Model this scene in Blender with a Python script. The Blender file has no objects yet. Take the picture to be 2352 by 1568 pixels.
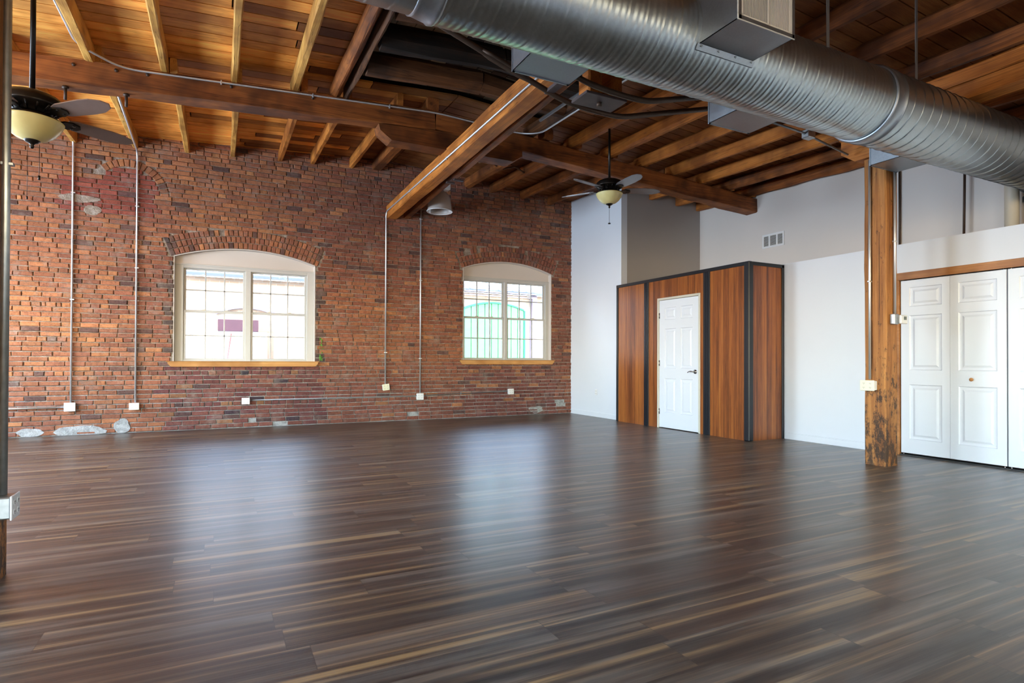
import bpy, bmesh, math, random
from mathutils import Vector, Matrix, noise

S = bpy.context.scene
COL = S.collection
R = random.Random(7)
PI = math.pi

# ------------------------------------------------------------------ camera
cam_d = bpy.data.cameras.new('camera')
cam = bpy.data.objects.new('camera', cam_d)
COL.objects.link(cam)
cam_d.sensor_fit = 'HORIZONTAL'
cam_d.sensor_width = 36.0
cam_d.lens = 1330.18 / 2352 * 36.0
cam_d.shift_y = 33.08 / 2352
cam_d.clip_start = 0.05
yaw, pitch, roll = .46813585, .00800421, .00338791
fw = Vector((math.sin(yaw) * math.cos(pitch), math.cos(yaw) * math.cos(pitch), math.sin(pitch)))
rt = Vector((math.cos(yaw), -math.sin(yaw), 0))
up = rt.cross(fw)
r2 = rt * math.cos(roll) + up * math.sin(roll)
u2 = -rt * math.sin(roll) + up * math.cos(roll)
m = Matrix((r2, u2, -fw)).transposed().to_4x4()
m.translation = Vector((0, 0, 1.0672))
cam.matrix_world = m
S.camera = cam

# ------------------------------------------------------------------ world, sun, window and fill light, exposure
W = bpy.data.worlds.new('world')
S.world = W
W.use_nodes = True
nt = W.node_tree
nt.nodes.clear()
sky = nt.nodes.new('ShaderNodeTexSky')
sky.sky_type = 'NISHITA'
sky.sun_disc = False
sky.sun_elevation = math.radians(48)
sky.sun_rotation = math.radians(200)
sky.air_density = 1.6
bg = nt.nodes.new('ShaderNodeBackground')
bg.inputs['Strength'].default_value = 2.9
wo = nt.nodes.new('ShaderNodeOutputWorld')
nt.links.new(sky.outputs[0], bg.inputs['Color'])
nt.links.new(bg.outputs[0], wo.inputs['Surface'])

def lamp(name, kind, loc, rot, energy, color, size=None, size_y=None):
    d = bpy.data.lights.new(name, kind)
    d.energy = energy
    d.color = color
    if kind == 'AREA':
        d.shape = 'RECTANGLE'
        d.size = size
        d.size_y = size_y or size
    o = bpy.data.objects.new(name, d)
    COL.objects.link(o)
    o.location = loc
    o.rotation_euler = rot
    return o

sun = lamp('sun', 'SUN', (0, -8, 12), (math.radians(42), 0, math.radians(-14)), 2.0, (1.0, .95, .88))
sun.data.angle = math.radians(1.0)
# daylight of the left-hand windows; unseen lamps behind the camera added as ambient fill
SOUTH_OPENINGS = (-4.2, -1.0, 2.2, 5.4)  # openings in the unseen wall, made for the fill lamps
for wx in SOUTH_OPENINGS:
    lamp('south_ambient_fill', 'AREA', (wx, -4.32, 1.95), (math.radians(90), 0, 0), 22, (.52, .74, 1.0), 1.7, 1.9)
WEST_WINDOWS = (-1.5, 2.0, 5.4, 8.3)
for wy, wpow in zip(WEST_WINDOWS, (90, 190, 380, 430)):
    lamp('west_window_daylight', 'AREA', (-5.22, wy, 1.95), (math.radians(90), 0, math.radians(-90)), wpow, (.60, .79, 1.0), 1.7, 1.9)

S.view_settings.view_transform = 'Standard'
S.view_settings.look = 'None'
S.view_settings.gamma = 1.0
S.view_settings.use_curve_mapping = False
S.view_settings.exposure = 0.0
cy = S.cycles
cy.use_denoising = True
cy.max_bounces = 9
cy.diffuse_bounces = 5
cy.glossy_bounces = 4
cy.transparent_max_bounces = 12
cy.sample_clamp_indirect = 6.0
cy.caustics_reflective = False
cy.caustics_refractive = False

# ------------------------------------------------------------------ materials
class NT:
    def __init__(s, name):
        s.m = bpy.data.materials.new(name)
        s.m.use_nodes = True
        s.t = s.m.node_tree
        s.t.nodes.clear()
        s.out = s.n('ShaderNodeOutputMaterial')
        s.b = s.n('ShaderNodeBsdfPrincipled')
        s.l(s.b.outputs[0], s.out.inputs[0])
    def n(s, typ, **kw):
        o = s.t.nodes.new(typ)
        for k, v in kw.items():
            setattr(o, k, v)
        return o
    def l(s, a, b):
        s.t.links.new(a, b)
    def put(s, inp, v):
        if isinstance(v, bpy.types.NodeSocket):
            s.l(v, inp)
        else:
            inp.default_value = v
    def math(s, op, a, b=0.0, c=None):
        o = s.n('ShaderNodeMath', operation=op)
        s.put(o.inputs[0], a); s.put(o.inputs[1], b)
        if c is not None: s.put(o.inputs[2], c)
        return o.outputs[0]
    def mix(s, f, a, b, mode='MIX'):
        o = s.n('ShaderNodeMix', data_type='RGBA', blend_type=mode)
        s.put(o.inputs[0], f)
        s.put(o.inputs[6], a if isinstance(a, bpy.types.NodeSocket) else (*a, 1))
        s.put(o.inputs[7], b if isinstance(b, bpy.types.NodeSocket) else (*b, 1))
        return o.outputs[2]
    def coord(s, kind='Object'):
        return s.n('ShaderNodeTexCoord').outputs[kind]
    def scaled(s, vec, sc, off=None):
        o = s.n('ShaderNodeVectorMath', operation='MULTIPLY')
        s.l(vec, o.inputs[0]); o.inputs[1].default_value = sc
        if off is None: return o.outputs[0]
        p = s.n('ShaderNodeVectorMath', operation='ADD')
        s.l(o.outputs[0], p.inputs[0]); s.l(off, p.inputs[1])
        return p.outputs[0]
    def noise(s, vec, scale, detail=4, rough=.55, dist=0.0):
        o = s.n('ShaderNodeTexNoise')
        s.l(vec, o.inputs['Vector'])
        o.inputs['Scale'].default_value = scale
        o.inputs['Detail'].default_value = detail
        o.inputs['Roughness'].default_value = rough
        o.inputs['Distortion'].default_value = dist
        return o.outputs['Fac']
    def ramp(s, fac, stops):
        o = s.n('ShaderNodeValToRGB')
        s.l(fac, o.inputs[0])
        e = o.color_ramp.elements
        while len(e) < len(stops): e.new(.5)
        for q, (p, c) in zip(e, stops):
            q.position = p
            q.color = (*c, 1) if len(c) == 3 else c
        return o.outputs[0]
    def bump(s, h, strength, dist=.01):
        o = s.n('ShaderNodeBump')
        o.inputs['Strength'].default_value = strength
        o.inputs['Distance'].default_value = dist
        s.l(h, o.inputs['Height'])
        s.l(o.outputs[0], s.b.inputs['Normal'])
    def fin(s, col=None, rough=None, metal=None, spec=None):
        if col is not None: s.put(s.b.inputs['Base Color'], col if isinstance(col, bpy.types.NodeSocket) else (*col, 1))
        if rough is not None: s.put(s.b.inputs['Roughness'], rough)
        if metal is not None: s.b.inputs['Metallic'].default_value = metal
        if spec is not None: s.b.inputs['Specular IOR Level'].default_value = spec
        return s.m

def plain(name, col, rough=.5, metal=0.0, var=.06, nscale=6.0, bump=0.0, spec=.5):
    t = NT(name)
    f = t.noise(t.coord(), nscale, 4)
    c = t.mix(f, [x * (1 - var) for x in col], [min(1, x * (1 + var)) for x in col])
    if bump: t.bump(t.noise(t.coord(), nscale * 12, 3), bump, .004)
    return t.fin(c, rough, metal, spec)

def wood(name, axis, dark, mid, light, rough=.6, freq=9.0, knots=.5, bump=.35, stain=0.0, attr=False, crack=.6):
    t = NT(name)
    co = t.coord()
    rnd = t.n('ShaderNodeObjectInfo').outputs['Random']
    rv = t.n('ShaderNodeCombineXYZ')
    k = t.math('MULTIPLY', rnd, 57.0)
    for i in range(3): t.l(k, rv.inputs[i])
    st = [1.0, 1.0, 1.0]
    st['xyz'.index(axis)] = .07
    v = t.scaled(co, st, rv.outputs[0])
    n1 = t.noise(v, freq, 5, .6, .6)
    st2 = [1.0, 1.0, 1.0]; st2['xyz'.index(axis)] = .02
    v2 = t.scaled(co, st2, rv.outputs[0])
    n2 = t.noise(v2, freq * 9, 3, .7)
    vb = t.scaled(co, (1, 1, 1), rv.outputs[0])
    n3 = t.noise(vb, 1.7, 3, .6)
    f = t.math('ADD', t.math('MULTIPLY', n1, .62), t.math('MULTIPLY', n2, .38))
    c = t.ramp(f, [(.30, dark), (.47, mid), (.66, light)])
    c = t.mix(t.ramp(n3, [(.42, (0, 0, 0)), (.64, (.85, .85, .85))]), c, dark)
    if knots:
        vo = t.n('ShaderNodeTexVoronoi'); st3 = [1.0, 1.0, 1.0]; st3['xyz'.index(axis)] = .35
        t.l(t.scaled(co, st3, rv.outputs[0]), vo.inputs['Vector']); vo.inputs['Scale'].default_value = 4.2
        kn = t.ramp(vo.outputs['Distance'], [(.05, (1, 1, 1)), (.13, (0, 0, 0))])
        c = t.mix(t.math('MULTIPLY', kn, knots), c, [x * .3 for x in dark])
    if stain:
        n4 = t.noise(vb, 5.5, 6, .75)
        sp = t.ramp(n4, [(.56, (0, 0, 0)), (.66, (1, 1, 1))])
        c = t.mix(t.math('MULTIPLY', sp, stain), c, (.03, .018, .012))
    st5 = [1.0, 1.0, 1.0]; st5['xyz'.index(axis)] = .022
    cr = t.noise(t.scaled(co, st5, rv.outputs[0]), 13, 3, .6, .3)
    ck = t.ramp(cr, [(.490, (0, 0, 0)), (.5, (1, 1, 1)), (.510, (0, 0, 0))])
    c = t.mix(t.math('MULTIPLY', ck, crack), c, [x * .25 for x in dark])
    f = t.math('SUBTRACT', f, t.math('MULTIPLY', ck, .5 * crack))
    if attr:
        a = t.n('ShaderNodeVertexColor', layer_name='tone')
        c = t.mix(1.0, c, a.outputs[0], 'MULTIPLY')
    t.bump(f, bump, .012)
    return t.fin(c, rough, 0, .35)

OLD = ((.060, .017, .005), (.29, .085, .018), (.50, .165, .036))
DRK = ((.022, .009, .004), (.10, .036, .011), (.20, .075, .024))
NEW = ((.32, .13, .026), (.70, .34, .07), (.92, .52, .14))
M = {}
for ax in 'xyz':
    M['old_' + ax] = wood('old_timber_' + ax, ax, *OLD, rough=.62, knots=.6)
    M['dark_' + ax] = wood('dark_timber_' + ax, ax, *DRK, rough=.7, knots=.5)
    M['char_' + ax] = wood('charred_timber_' + ax, ax, (.004, .003, .002), (.016, .008, .004), (.055, .022, .008), rough=.8)
M['new_y'] = wood('new_pine_y', 'y', *NEW, rough=.6, knots=.5)
M['honey_y'] = wood('honey_joist_y', 'y', (.21, .058, .009), (.52, .165, .026), (.76, .285, .055), rough=.6)
M['post'] = wood('column_timber', 'z', (.05, .020, .009), (.30, .115, .030), (.50, .215, .062), rough=.65, stain=.0, knots=.8)
M['sill'] = wood('pine_trim', 'x', (.34, .14, .035), (.56, .27, .08), (.70, .38, .14), rough=.45, knots=.5, bump=.1, crack=.1)
M['header'] = wood('header_trim', 'y', (.22, .08, .02), (.42, .17, .045), (.56, .26, .08), rough=.45, knots=.4, bump=.1, crack=.1)
M['board'] = wood('ceiling_boards', 'x', (.38, .26, .16), (.66, .56, .46), (.95, .95, .9), rough=.65, knots=.8, attr=True, crack=.35)

# worn column: extra dark stains toward the foot come from real grime patches in the wood
def column_mat():
    t = NT('worn_column')
    co = t.coord()
    v = t.scaled(co, (1, 1, .06))
    n1 = t.noise(v, 14, 5, .6, .5)
    n2 = t.noise(t.scaled(co, (1, 1, .03)), 70, 3, .7)
    f = t.math('ADD', t.math('MULTIPLY', n1, .6), t.math('MULTIPLY', n2, .4))
    c = t.ramp(f, [(.3, (.10, .035, .010)), (.48, (.34, .13, .032)), (.68, (.54, .245, .07))])
    sp = t.noise(t.scaled(co, (1, 1, .5)), 16, 6, .75)
    z = t.n('ShaderNodeSeparateXYZ'); t.l(co, z.inputs[0])
    g = t.n('ShaderNodeMapRange'); t.l(z.outputs[2], g.inputs[0])
    g.inputs[1].default_value = .1; g.inputs[2].default_value = 1.5
    g.inputs[3].default_value = .17; g.inputs[4].default_value = 0
    k = t.ramp(t.math('ADD', sp, g.outputs[0]), [(.60, (0, 0, 0)), (.70, (.9, .9, .9))])
    c = t.mix(k, c, (.035, .022, .014))
    pale = t.ramp(t.noise(co, 9, 5, .8), [(.66, (0, 0, 0)), (.76, (.5, .5, .5))])
    c = t.mix(pale, c, (.42, .30, .2))
    t.bump(t.math('ADD', f, sp), .5, .012)
    return t.fin(c, .62, 0, .35)
M['column'] = column_mat()

def galv(name, base=(.41, .46, .48), rough=.33, bumpn=0.0, spangle=1.0):
    t = NT(name)
    vo = t.n('ShaderNodeTexVoronoi'); t.l(t.coord(), vo.inputs['Vector']); vo.inputs['Scale'].default_value = 90
    n = t.noise(t.coord(), 5, 5, .65)
    f = t.math('ADD', t.math('MULTIPLY', vo.outputs['Color'], .35 * spangle), t.math('MULTIPLY', n, .65))
    c = t.mix(f, [x * .8 for x in base], [min(1, x * 1.12) for x in base])
    r = t.n('ShaderNodeMapRange'); t.l(f, r.inputs[0]); r.inputs[3].default_value = rough - .08; r.inputs[4].default_value = rough + .1
    return t.fin(c, r.outputs[0], 1.0)
M['galv'] = galv('galvanised_duct')
M['galv_box'] = galv('galvanised_box', (.36, .40, .44), .40)
M['strap'] = plain('hanger_strap', (.25, .25, .25), .5, .8)
M['conduit'] = plain('conduit_steel', (.72, .73, .74), .42, .75)
M['rod'] = plain('rusty_rod', (.075, .045, .03), .55, .6, .35, 20)
M['plate'] = plain('rusty_plate', (.10, .075, .075), .5, .5, .5, 9)
M['bronze'] = plain('oil_bronze', (.022, .017, .014), .32, .75, .3, 12)
M['black'] = plain('black_trim', (.010, .012, .016), .35)
M['white'] = plain('blue_cast_white_paint', (.74, .77, .82), .55, 0, .02, 2.0, .04)  # white paint with the bluish daylight cast put into its colour
M['greige'] = plain('bounce_warmed_wall_paint', (.70, .645, .60), .6, 0, .03, 2.0, .04)  # white upper wall, warmed in colour to carry the bounce light
M['greyw'] = plain('shade_toned_wall_paint', (.40, .37, .345), .6, 0, .03, 2.0, .04)  # paint darkened to carry the shade of the side facing away from the windows
M['door'] = plain('door_paint', (.76, .79, .84), .4, 0, .01, 3.0)
M['frame'] = plain('window_vinyl', (.52, .51, .48), .4, 0, .03, 5)
M['archp'] = plain('arch_panel_paint', (.62, .555, .50), .6, 0, .03, 3)
M['jamb'] = plain('door_jamb_paint', (.62, .58, .48), .45, 0, .04, 5)
M['plastic_w'] = plain('white_plastic', (.80, .80, .80), .35)
M['plastic_c'] = plain('cream_plastic', (.80, .77, .58), .35)
M['slot'] = plain('dark_slot', (.02, .02, .02), .6)
M['boxm'] = plain('zinc_box', (.42, .44, .45), .4, .9, .3, 25)
M['chrome'] = plain('satin_nickel', (.42, .40, .37), .25, 1.0)
M['knob'] = plain('wood_knob', (.45, .20, .06), .35)
M['screen'] = plain('lcd_screen', (.12, .14, .12), .2)
M['pvc'] = plain('pvc_pipe', (.74, .68, .55), .4, 0, .05, 2)
M['blackpipe'] = plain('black_pipe', (.02, .02, .022), .4)
M['grille'] = plain('grille_enamel', (.66, .66, .62), .4)
M['blade'] = plain('fan_blade', (.20, .135, .115), .30, 0, .2, 14)
M['bladew'] = plain('fan_blade_grey', (.17, .16, .17), .28, 0, .12, 14)
M['outside_ground'] = plain('street_asphalt', (.35, .34, .33), .9, 0, .2, 3)
M['green'] = plain('green_boards', (.085, .33, .13), .6, 0, .15, 8)
M['maroon'] = plain('maroon_boards', (.06, .02, .03), .6, 0, .3, 5)
M['leafgreen'] = plain('green_moss', (.10, .30, .03), .8)

def bowl_glass():
    t = NT('amber_bowl_glass')
    c = t.mix(t.noise(t.coord(), 7, 4), (.62, .52, .20), (.78, .70, .36))
    t.b.inputs['Subsurface Weight'].default_value = .25
    t.b.inputs['Subsurface Radius'].default_value = (.05, .04, .02)
    return t.fin(c, .28, 0)
M['bowl'] = bowl_glass()

def thin_glass(name, tint=(1, 1, 1), refl=.08, rough=0.0, body=0.0, bodyc=(.6, .6, .6)):
    t = NT(name)
    tr = t.n('ShaderNodeBsdfTransparent'); tr.inputs[0].default_value = (*tint, 1)
    gl = t.n('ShaderNodeBsdfGlossy'); gl.inputs['Roughness'].default_value = rough
    mx = t.n('ShaderNodeMixShader')
    lw = t.n('ShaderNodeLayerWeight'); lw.inputs[0].default_value = .25
    t.l(t.math('MULTIPLY', lw.outputs['Fresnel'], 1.0 if refl else 0), mx.inputs[0])
    t.l(tr.outputs[0], mx.inputs[1]); t.l(gl.outputs[0], mx.inputs[2])
    last = mx.outputs[0]
    if body:
        df = t.n('ShaderNodeBsdfDiffuse'); df.inputs[0].default_value = (*bodyc, 1)
        m2 = t.n('ShaderNodeMixShader'); m2.inputs[0].default_value = body
        t.l(last, m2.inputs[1]); t.l(df.outputs[0], m2.inputs[2]); last = m2.outputs[0]
    t.l(last, t.out.inputs[0])
    return t.m
M['glass'] = thin_glass('window_glass')
M['prism'] = thin_glass('prismatic_shade_glass', (.9, .88, .85), rough=.25, body=.42, bodyc=(.72, .66, .62))

def floor_mat():
    t = NT('laminate_floor')
    co = t.coord()
    sx = t.n('ShaderNodeSeparateXYZ'); t.l(co, sx.inputs[0])
    x, y = sx.outputs[0], sx.outputs[1]
    w, L = .19, 1.22
    row = t.math('FLOOR', t.math('DIVIDE', y, w))
    wn = t.n('ShaderNodeTexWhiteNoise', noise_dimensions='1D'); t.l(row, wn.inputs['W'])
    xo = t.math('ADD', t.math('DIVIDE', x, L), t.math('MULTIPLY', wn.outputs['Value'], 7.3))
    colm = t.math('FLOOR', xo)
    cv = t.n('ShaderNodeCombineXYZ'); t.l(row, cv.inputs[0]); t.l(colm, cv.inputs[1])
    wc = t.n('ShaderNodeTexWhiteNoise', noise_dimensions='2D'); t.l(cv.outputs[0], wc.inputs['Vector'])
    rnd = wc.outputs['Value']
    # stretched coordinates, shifted per plank
    px = t.math('ADD', t.math('MULTIPLY', x, .05), t.math('MULTIPLY', rnd, 41.0))
    py = t.math('ADD', y, t.math('MULTIPLY', rnd, 17.0))
    pv = t.n('ShaderNodeCombineXYZ'); t.l(px, pv.inputs[0]); t.l(py, pv.inputs[1])
    band = t.noise(t.scaled(pv.outputs[0], (.55, 1, 1)), 15, 3.0, .55, .3)
    fine = t.noise(t.scaled(pv.outputs[0], (.25, 1, 1)), 120, 4, .7)
    blot = t.noise(t.scaled(pv.outputs[0], (3, 1, 1)), 5, 4, .6)
    f = t.math('ADD', t.math('MULTIPLY', band, .80), t.math('MULTIPLY', fine, .20))
    c = t.ramp(f, [(.34, (.012, .008, .007)), (.45, (.032, .022, .017)), (.52, (.064, .041, .027)),
                   (.57, (.13, .083, .045)), (.62, (.28, .175, .078)), (.70, (.20, .135, .08))])
    grey = t.ramp(blot, [(.48, (0, 0, 0)), (.66, (.72, .72, .72))])
    c = t.mix(grey, c, t.ramp(f, [(.35, (.045, .040, .038)), (.62, (.20, .18, .155))]))
    c = t.mix(t.math('MULTIPLY', t.math('GREATER_THAN', rnd, .78), .15), c, (.12, .05, .028))
    # seams
    fy = t.math('FRACT', t.math('DIVIDE', y, w)); fx = t.math('FRACT', xo)
    sy = t.math('LESS_THAN', t.math('MINIMUM', fy, t.math('SUBTRACT', 1.0, fy)), .008)
    sx2 = t.math('LESS_THAN', t.math('MINIMUM', fx, t.math('SUBTRACT', 1.0, fx)), .0013)
    seam = t.math('MAXIMUM', sy, sx2)
    c = t.mix(t.math('MULTIPLY', seam, .6), c, (.02, .012, .01))
    rr = t.n('ShaderNodeMapRange'); t.l(fine, rr.inputs[0]); rr.inputs[3].default_value = .30; rr.inputs[4].default_value = .50
    h = t.math('SUBTRACT', t.math('MULTIPLY', fine, .7), seam)
    t.bump(h, .28, .004)
    t.b.inputs['Coat Weight'].default_value = .35
    t.b.inputs['Coat Roughness'].default_value = .26
    return t.fin(c, rr.outputs[0], 0, .75)
M['floor'] = floor_mat()

def brick_mat():
    t = NT('old_brick')
    a = t.n('ShaderNodeVertexColor', layer_name='tone')
    co = t.coord()
    n = t.noise(co, 26, 6, .7)
    n2 = t.noise(co, 90, 4, .7)
    f = t.math('ADD', t.math('MULTIPLY', n, .6), t.math('MULTIPLY', n2, .4))
    g = t.ramp(f, [(.34, (.42, .40, .44)), (.5, (.95, .95, .95)), (.66, (1.22, 1.2, 1.16))])
    c = t.mix(1.0, a.outputs[0], g, 'MULTIPLY')
    # lime smears
    n3 = t.noise(co, 3.2, 7, .75)
    c = t.mix(t.ramp(n3, [(.53, (0, 0, 0)), (.70, (.62, .62, .62))]), c, (.31, .235, .19))
    t.bump(f, .55, .012)
    return t.fin(c, .85, 0, .25)
M['brick'] = brick_mat()
def mortar_mat():
    t = NT('mortar')
    co = t.coord()
    z = t.n('ShaderNodeSeparateXYZ'); t.l(co, z.inputs[0])
    n = t.noise(co, 14, 6, .75)
    c = t.ramp(n, [(.3, (.15, .115, .085)), (.5, (.32, .25, .19)), (.68, (.50, .43, .36))])
    # lower courses greyed: blue floor bounce put into the mortar colour
    mr = t.n('ShaderNodeMapRange'); t.l(t.math('ADD', z.outputs[2], t.math('MULTIPLY', t.noise(co, 1.6, 3), .9)), mr.inputs[0])
    mr.inputs[1].default_value = .9; mr.inputs[2].default_value = 1.7
    mr.inputs[3].default_value = 1; mr.inputs[4].default_value = 0
    c = t.mix(mr.outputs[0], c, t.ramp(n, [(.3, (.20, .20, .19)), (.6, (.46, .46, .45))]))
    t.bump(t.math('ADD', n, t.noise(co, 60, 3)), .8, .015)
    return t.fin(c, .92, 0, .2)
M['mortar'] = mortar_mat()

def panel_mat():
    t = NT('veneer_panelling')
    co = t.coord()
    s = t.n('ShaderNodeSeparateXYZ'); t.l(co, s.inputs[0])
    u = t.math('ADD', s.outputs[0], s.outputs[1])
    q = t.math('DIVIDE', u, .092)
    wn = t.n('ShaderNodeTexWhiteNoise', noise_dimensions='1D'); t.l(t.math('FLOOR', q), wn.inputs['W'])
    v = t.scaled(co, (1, 1, .035))
    n = t.noise(v, 22, 5, .6, .4)
    n2 = t.noise(v, 130, 3, .7)
    f = t.math('ADD', t.math('MULTIPLY', n, .65), t.math('MULTIPLY', n2, .35))
    f = t.math('ADD', f, t.math('MULTIPLY', t.math('SUBTRACT', wn.outputs['Value'], .5), .16))
    c = t.ramp(f, [(.34, (.11, .030, .010)), (.5, (.285, .085, .020)), (.66, (.42, .145, .032))])
    fr = t.math('FRACT', q)
    e = t.math('MINIMUM', fr, t.math('SUBTRACT', 1.0, fr))
    c = t.mix(t.ramp(e, [(.0, (.42, .42, .42)), (.16, (0, 0, 0))]), c, (.07, .022, .010))
    t.bump(f, .08, .004)
    return t.fin(c, .30, 0, .5)
M['panel'] = panel_mat()

# ------------------------------------------------------------------ mesh helpers
def setp(o, label=None, cat=None, group=None, kind=None):
    if label: o['label'] = label
    if cat: o['category'] = cat
    if group: o['group'] = group
    if kind: o['kind'] = kind
    return o

def thing(name, loc, label, cat, group=None, rz=0.0, kind=None):
    o = bpy.data.objects.new(name, None)
    COL.objects.link(o)
    o.location = loc
    o.rotation_euler = (0, 0, rz)
    o.empty_display_size = .1
    return setp(o, label, cat, group, kind)

class MB:
    """collects geometry in the parent's local frame; build() links one mesh object"""
    def __init__(s):
        s.v = []; s.f = []; s.mi = []; s.cur = 0; s.sm = []
        s.smooth = False
    def add(s, vs, fs):
        b = len(s.v)
        s.v += [tuple(p) for p in vs]
        for f in fs:
            s.f.append([b + i for i in f]); s.mi.append(s.cur); s.sm.append(s.smooth)
    def box(s, x0, x1, y0, y1, z0, z1, b=0.0):
        if x0 > x1: x0, x1 = x1, x0
        if y0 > y1: y0, y1 = y1, y0
        if z0 > z1: z0, z1 = z1, z0
        b = min(b, (x1 - x0) * .45, (y1 - y0) * .45, (z1 - z0) * .45)
        if b <= 0:
            s.add([(x, y, z) for z in (z0, z1) for y in (y0, y1) for x in (x0, x1)],
                  [(0, 2, 3, 1), (4, 5, 7, 6), (0, 1, 5, 4), (2, 6, 7, 3), (0, 4, 6, 2), (1, 3, 7, 5)])
            return
        bm = bmesh.new()
        bmesh.ops.create_cube(bm, size=1)
        for v in bm.verts:
            v.co = Vector(((x0 + x1) / 2 + v.co.x * (x1 - x0), (y0 + y1) / 2 + v.co.y * (y1 - y0), (z0 + z1) / 2 + v.co.z * (z1 - z0)))
        bmesh.ops.bevel(bm, geom=bm.edges[:], offset=b, segments=1, affect='EDGES')
        bm.verts.index_update()
        s.add([v.co[:] for v in bm.verts], [[v.index for v in f.verts] for f in bm.faces])
        bm.free()
    def tube(s, pts, r, n=10, cap=True, bend=0.0):
        pts = [Vector(p) for p in pts]
        if bend:
            q = [pts[0]]
            for i in range(1, len(pts) - 1):
                a, b, c = pts[i - 1], pts[i], pts[i + 1]
                d1 = (a - b); d2 = (c - b)
                k = min(bend, d1.length * .48, d2.length * .48)
                p0 = b + d1.normalized() * k; p2 = b + d2.normalized() * k
                for j in range(7):
                    u = j / 6
                    q.append(p0 * (1 - u) ** 2 + b * 2 * u * (1 - u) + p2 * u * u)
            q.append(pts[-1]); pts = q
        rings = []
        ref = None
        for i, p in enumerate(pts):
            d = (pts[min(i + 1, len(pts) - 1)] - pts[max(i - 1, 0)]).normalized()
            if ref is None:
                ref = d.cross(Vector((0, 0, 1)))
                if ref.length < .1: ref = d.cross(Vector((0, 1, 0)))
            ref = (ref - d * ref.dot(d)).normalized()
            w = d.cross(ref)
            rr = r(i / (len(pts) - 1)) if callable(r) else r
            rings.append([p + (ref * math.cos(2 * PI * k / n) + w * math.sin(2 * PI * k / n)) * rr for k in range(n)])
        vs = [p for g in rings for p in g]
        fs = []
        for i in range(len(rings) - 1):
            for k in range(n):
                fs.append((i * n + k, i * n + (k + 1) % n, (i + 1) * n + (k + 1) % n, (i + 1) * n + k))
        sm = s.smooth; s.smooth = True
        if cap:
            fs += [tuple(reversed(range(n))), tuple(range((len(rings) - 1) * n, len(rings) * n))]
        s.add(vs, fs)
        s.smooth = sm
    def lathe(s, prof, c=(0, 0, 0), n=28, close=False):
        """profile [(r, z)] turned about the vertical through c"""
        vs = []; fs = []
        for r, z in prof:
            for k in range(n):
                a = 2 * PI * k / n
                vs.append((c[0] + r * math.cos(a), c[1] + r * math.sin(a), c[2] + z))
        for i in range(len(prof) - 1):
            for k in range(n):
                fs.append((i * n + k, i * n + (k + 1) % n, (i + 1) * n + (k + 1) % n, (i + 1) * n + k))
        if close:
            fs += [tuple(reversed(range(n))), tuple(range((len(prof) - 1) * n, len(prof) * n))]
        sm = s.smooth; s.smooth = True
        s.add(vs, fs); s.smooth = sm
    def prism(s, poly, axis, a, b):
        """poly of 2-D points in the plane normal to axis ('x': (y,z), 'y': (x,z), 'z': (x,y))"""
        def P(p, t):
            return {'x': (t, p[0], p[1]), 'y': (p[0], t, p[1]), 'z': (p[0], p[1], t)}[axis]
        n = len(poly)
        s.add([P(p, a) for p in poly] + [P(p, b) for p in poly],
              [tuple(range(n)), tuple(reversed(range(n, 2 * n)))] + [(i, i + n, (i + 1) % n + n, (i + 1) % n) for i in range(n)])
    def build(s, name, mats, parent=None, loc=None, tones=None, fix=True, **props):
        if not isinstance(mats, (list, tuple)): mats = [mats]
        me = bpy.data.meshes.new(name)
        vs = s.v
        if loc is not None:
            vs = [(x - loc[0], y - loc[1], z - loc[2]) for x, y, z in vs]
        me.from_pydata(vs, [], s.f)
        for m_ in mats: me.materials.append(m_)
        me.polygons.foreach_set('material_index', s.mi)
        me.polygons.foreach_set('use_smooth', s.sm)
        if tones is not None:
            ca = me.color_attributes.new('tone', 'FLOAT_COLOR', 'POINT')
            flat = []
            for c in tones: flat += [c[0], c[1], c[2], 1.0]
            ca.data.foreach_set('color', flat)
        me.update()
        if fix:
            bm = bmesh.new(); bm.from_mesh(me)
            bmesh.ops.recalc_face_normals(bm, faces=bm.faces[:])
            bm.to_mesh(me); bm.free()
        o = bpy.data.objects.new(name, me)
        COL.objects.link(o)
        if loc is not None: o.location = loc
        if parent is not None: o.parent = parent
        setp(o, **props)
        return o

def copy_tree(o, loc=None, parent=None):
    c = o.copy()
    COL.objects.link(c)
    if parent is not None: c.parent = parent
    if loc is not None: c.location = loc
    for ch in [q for q in o.children]:
        copy_tree(ch, None, c)
    return c

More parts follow.
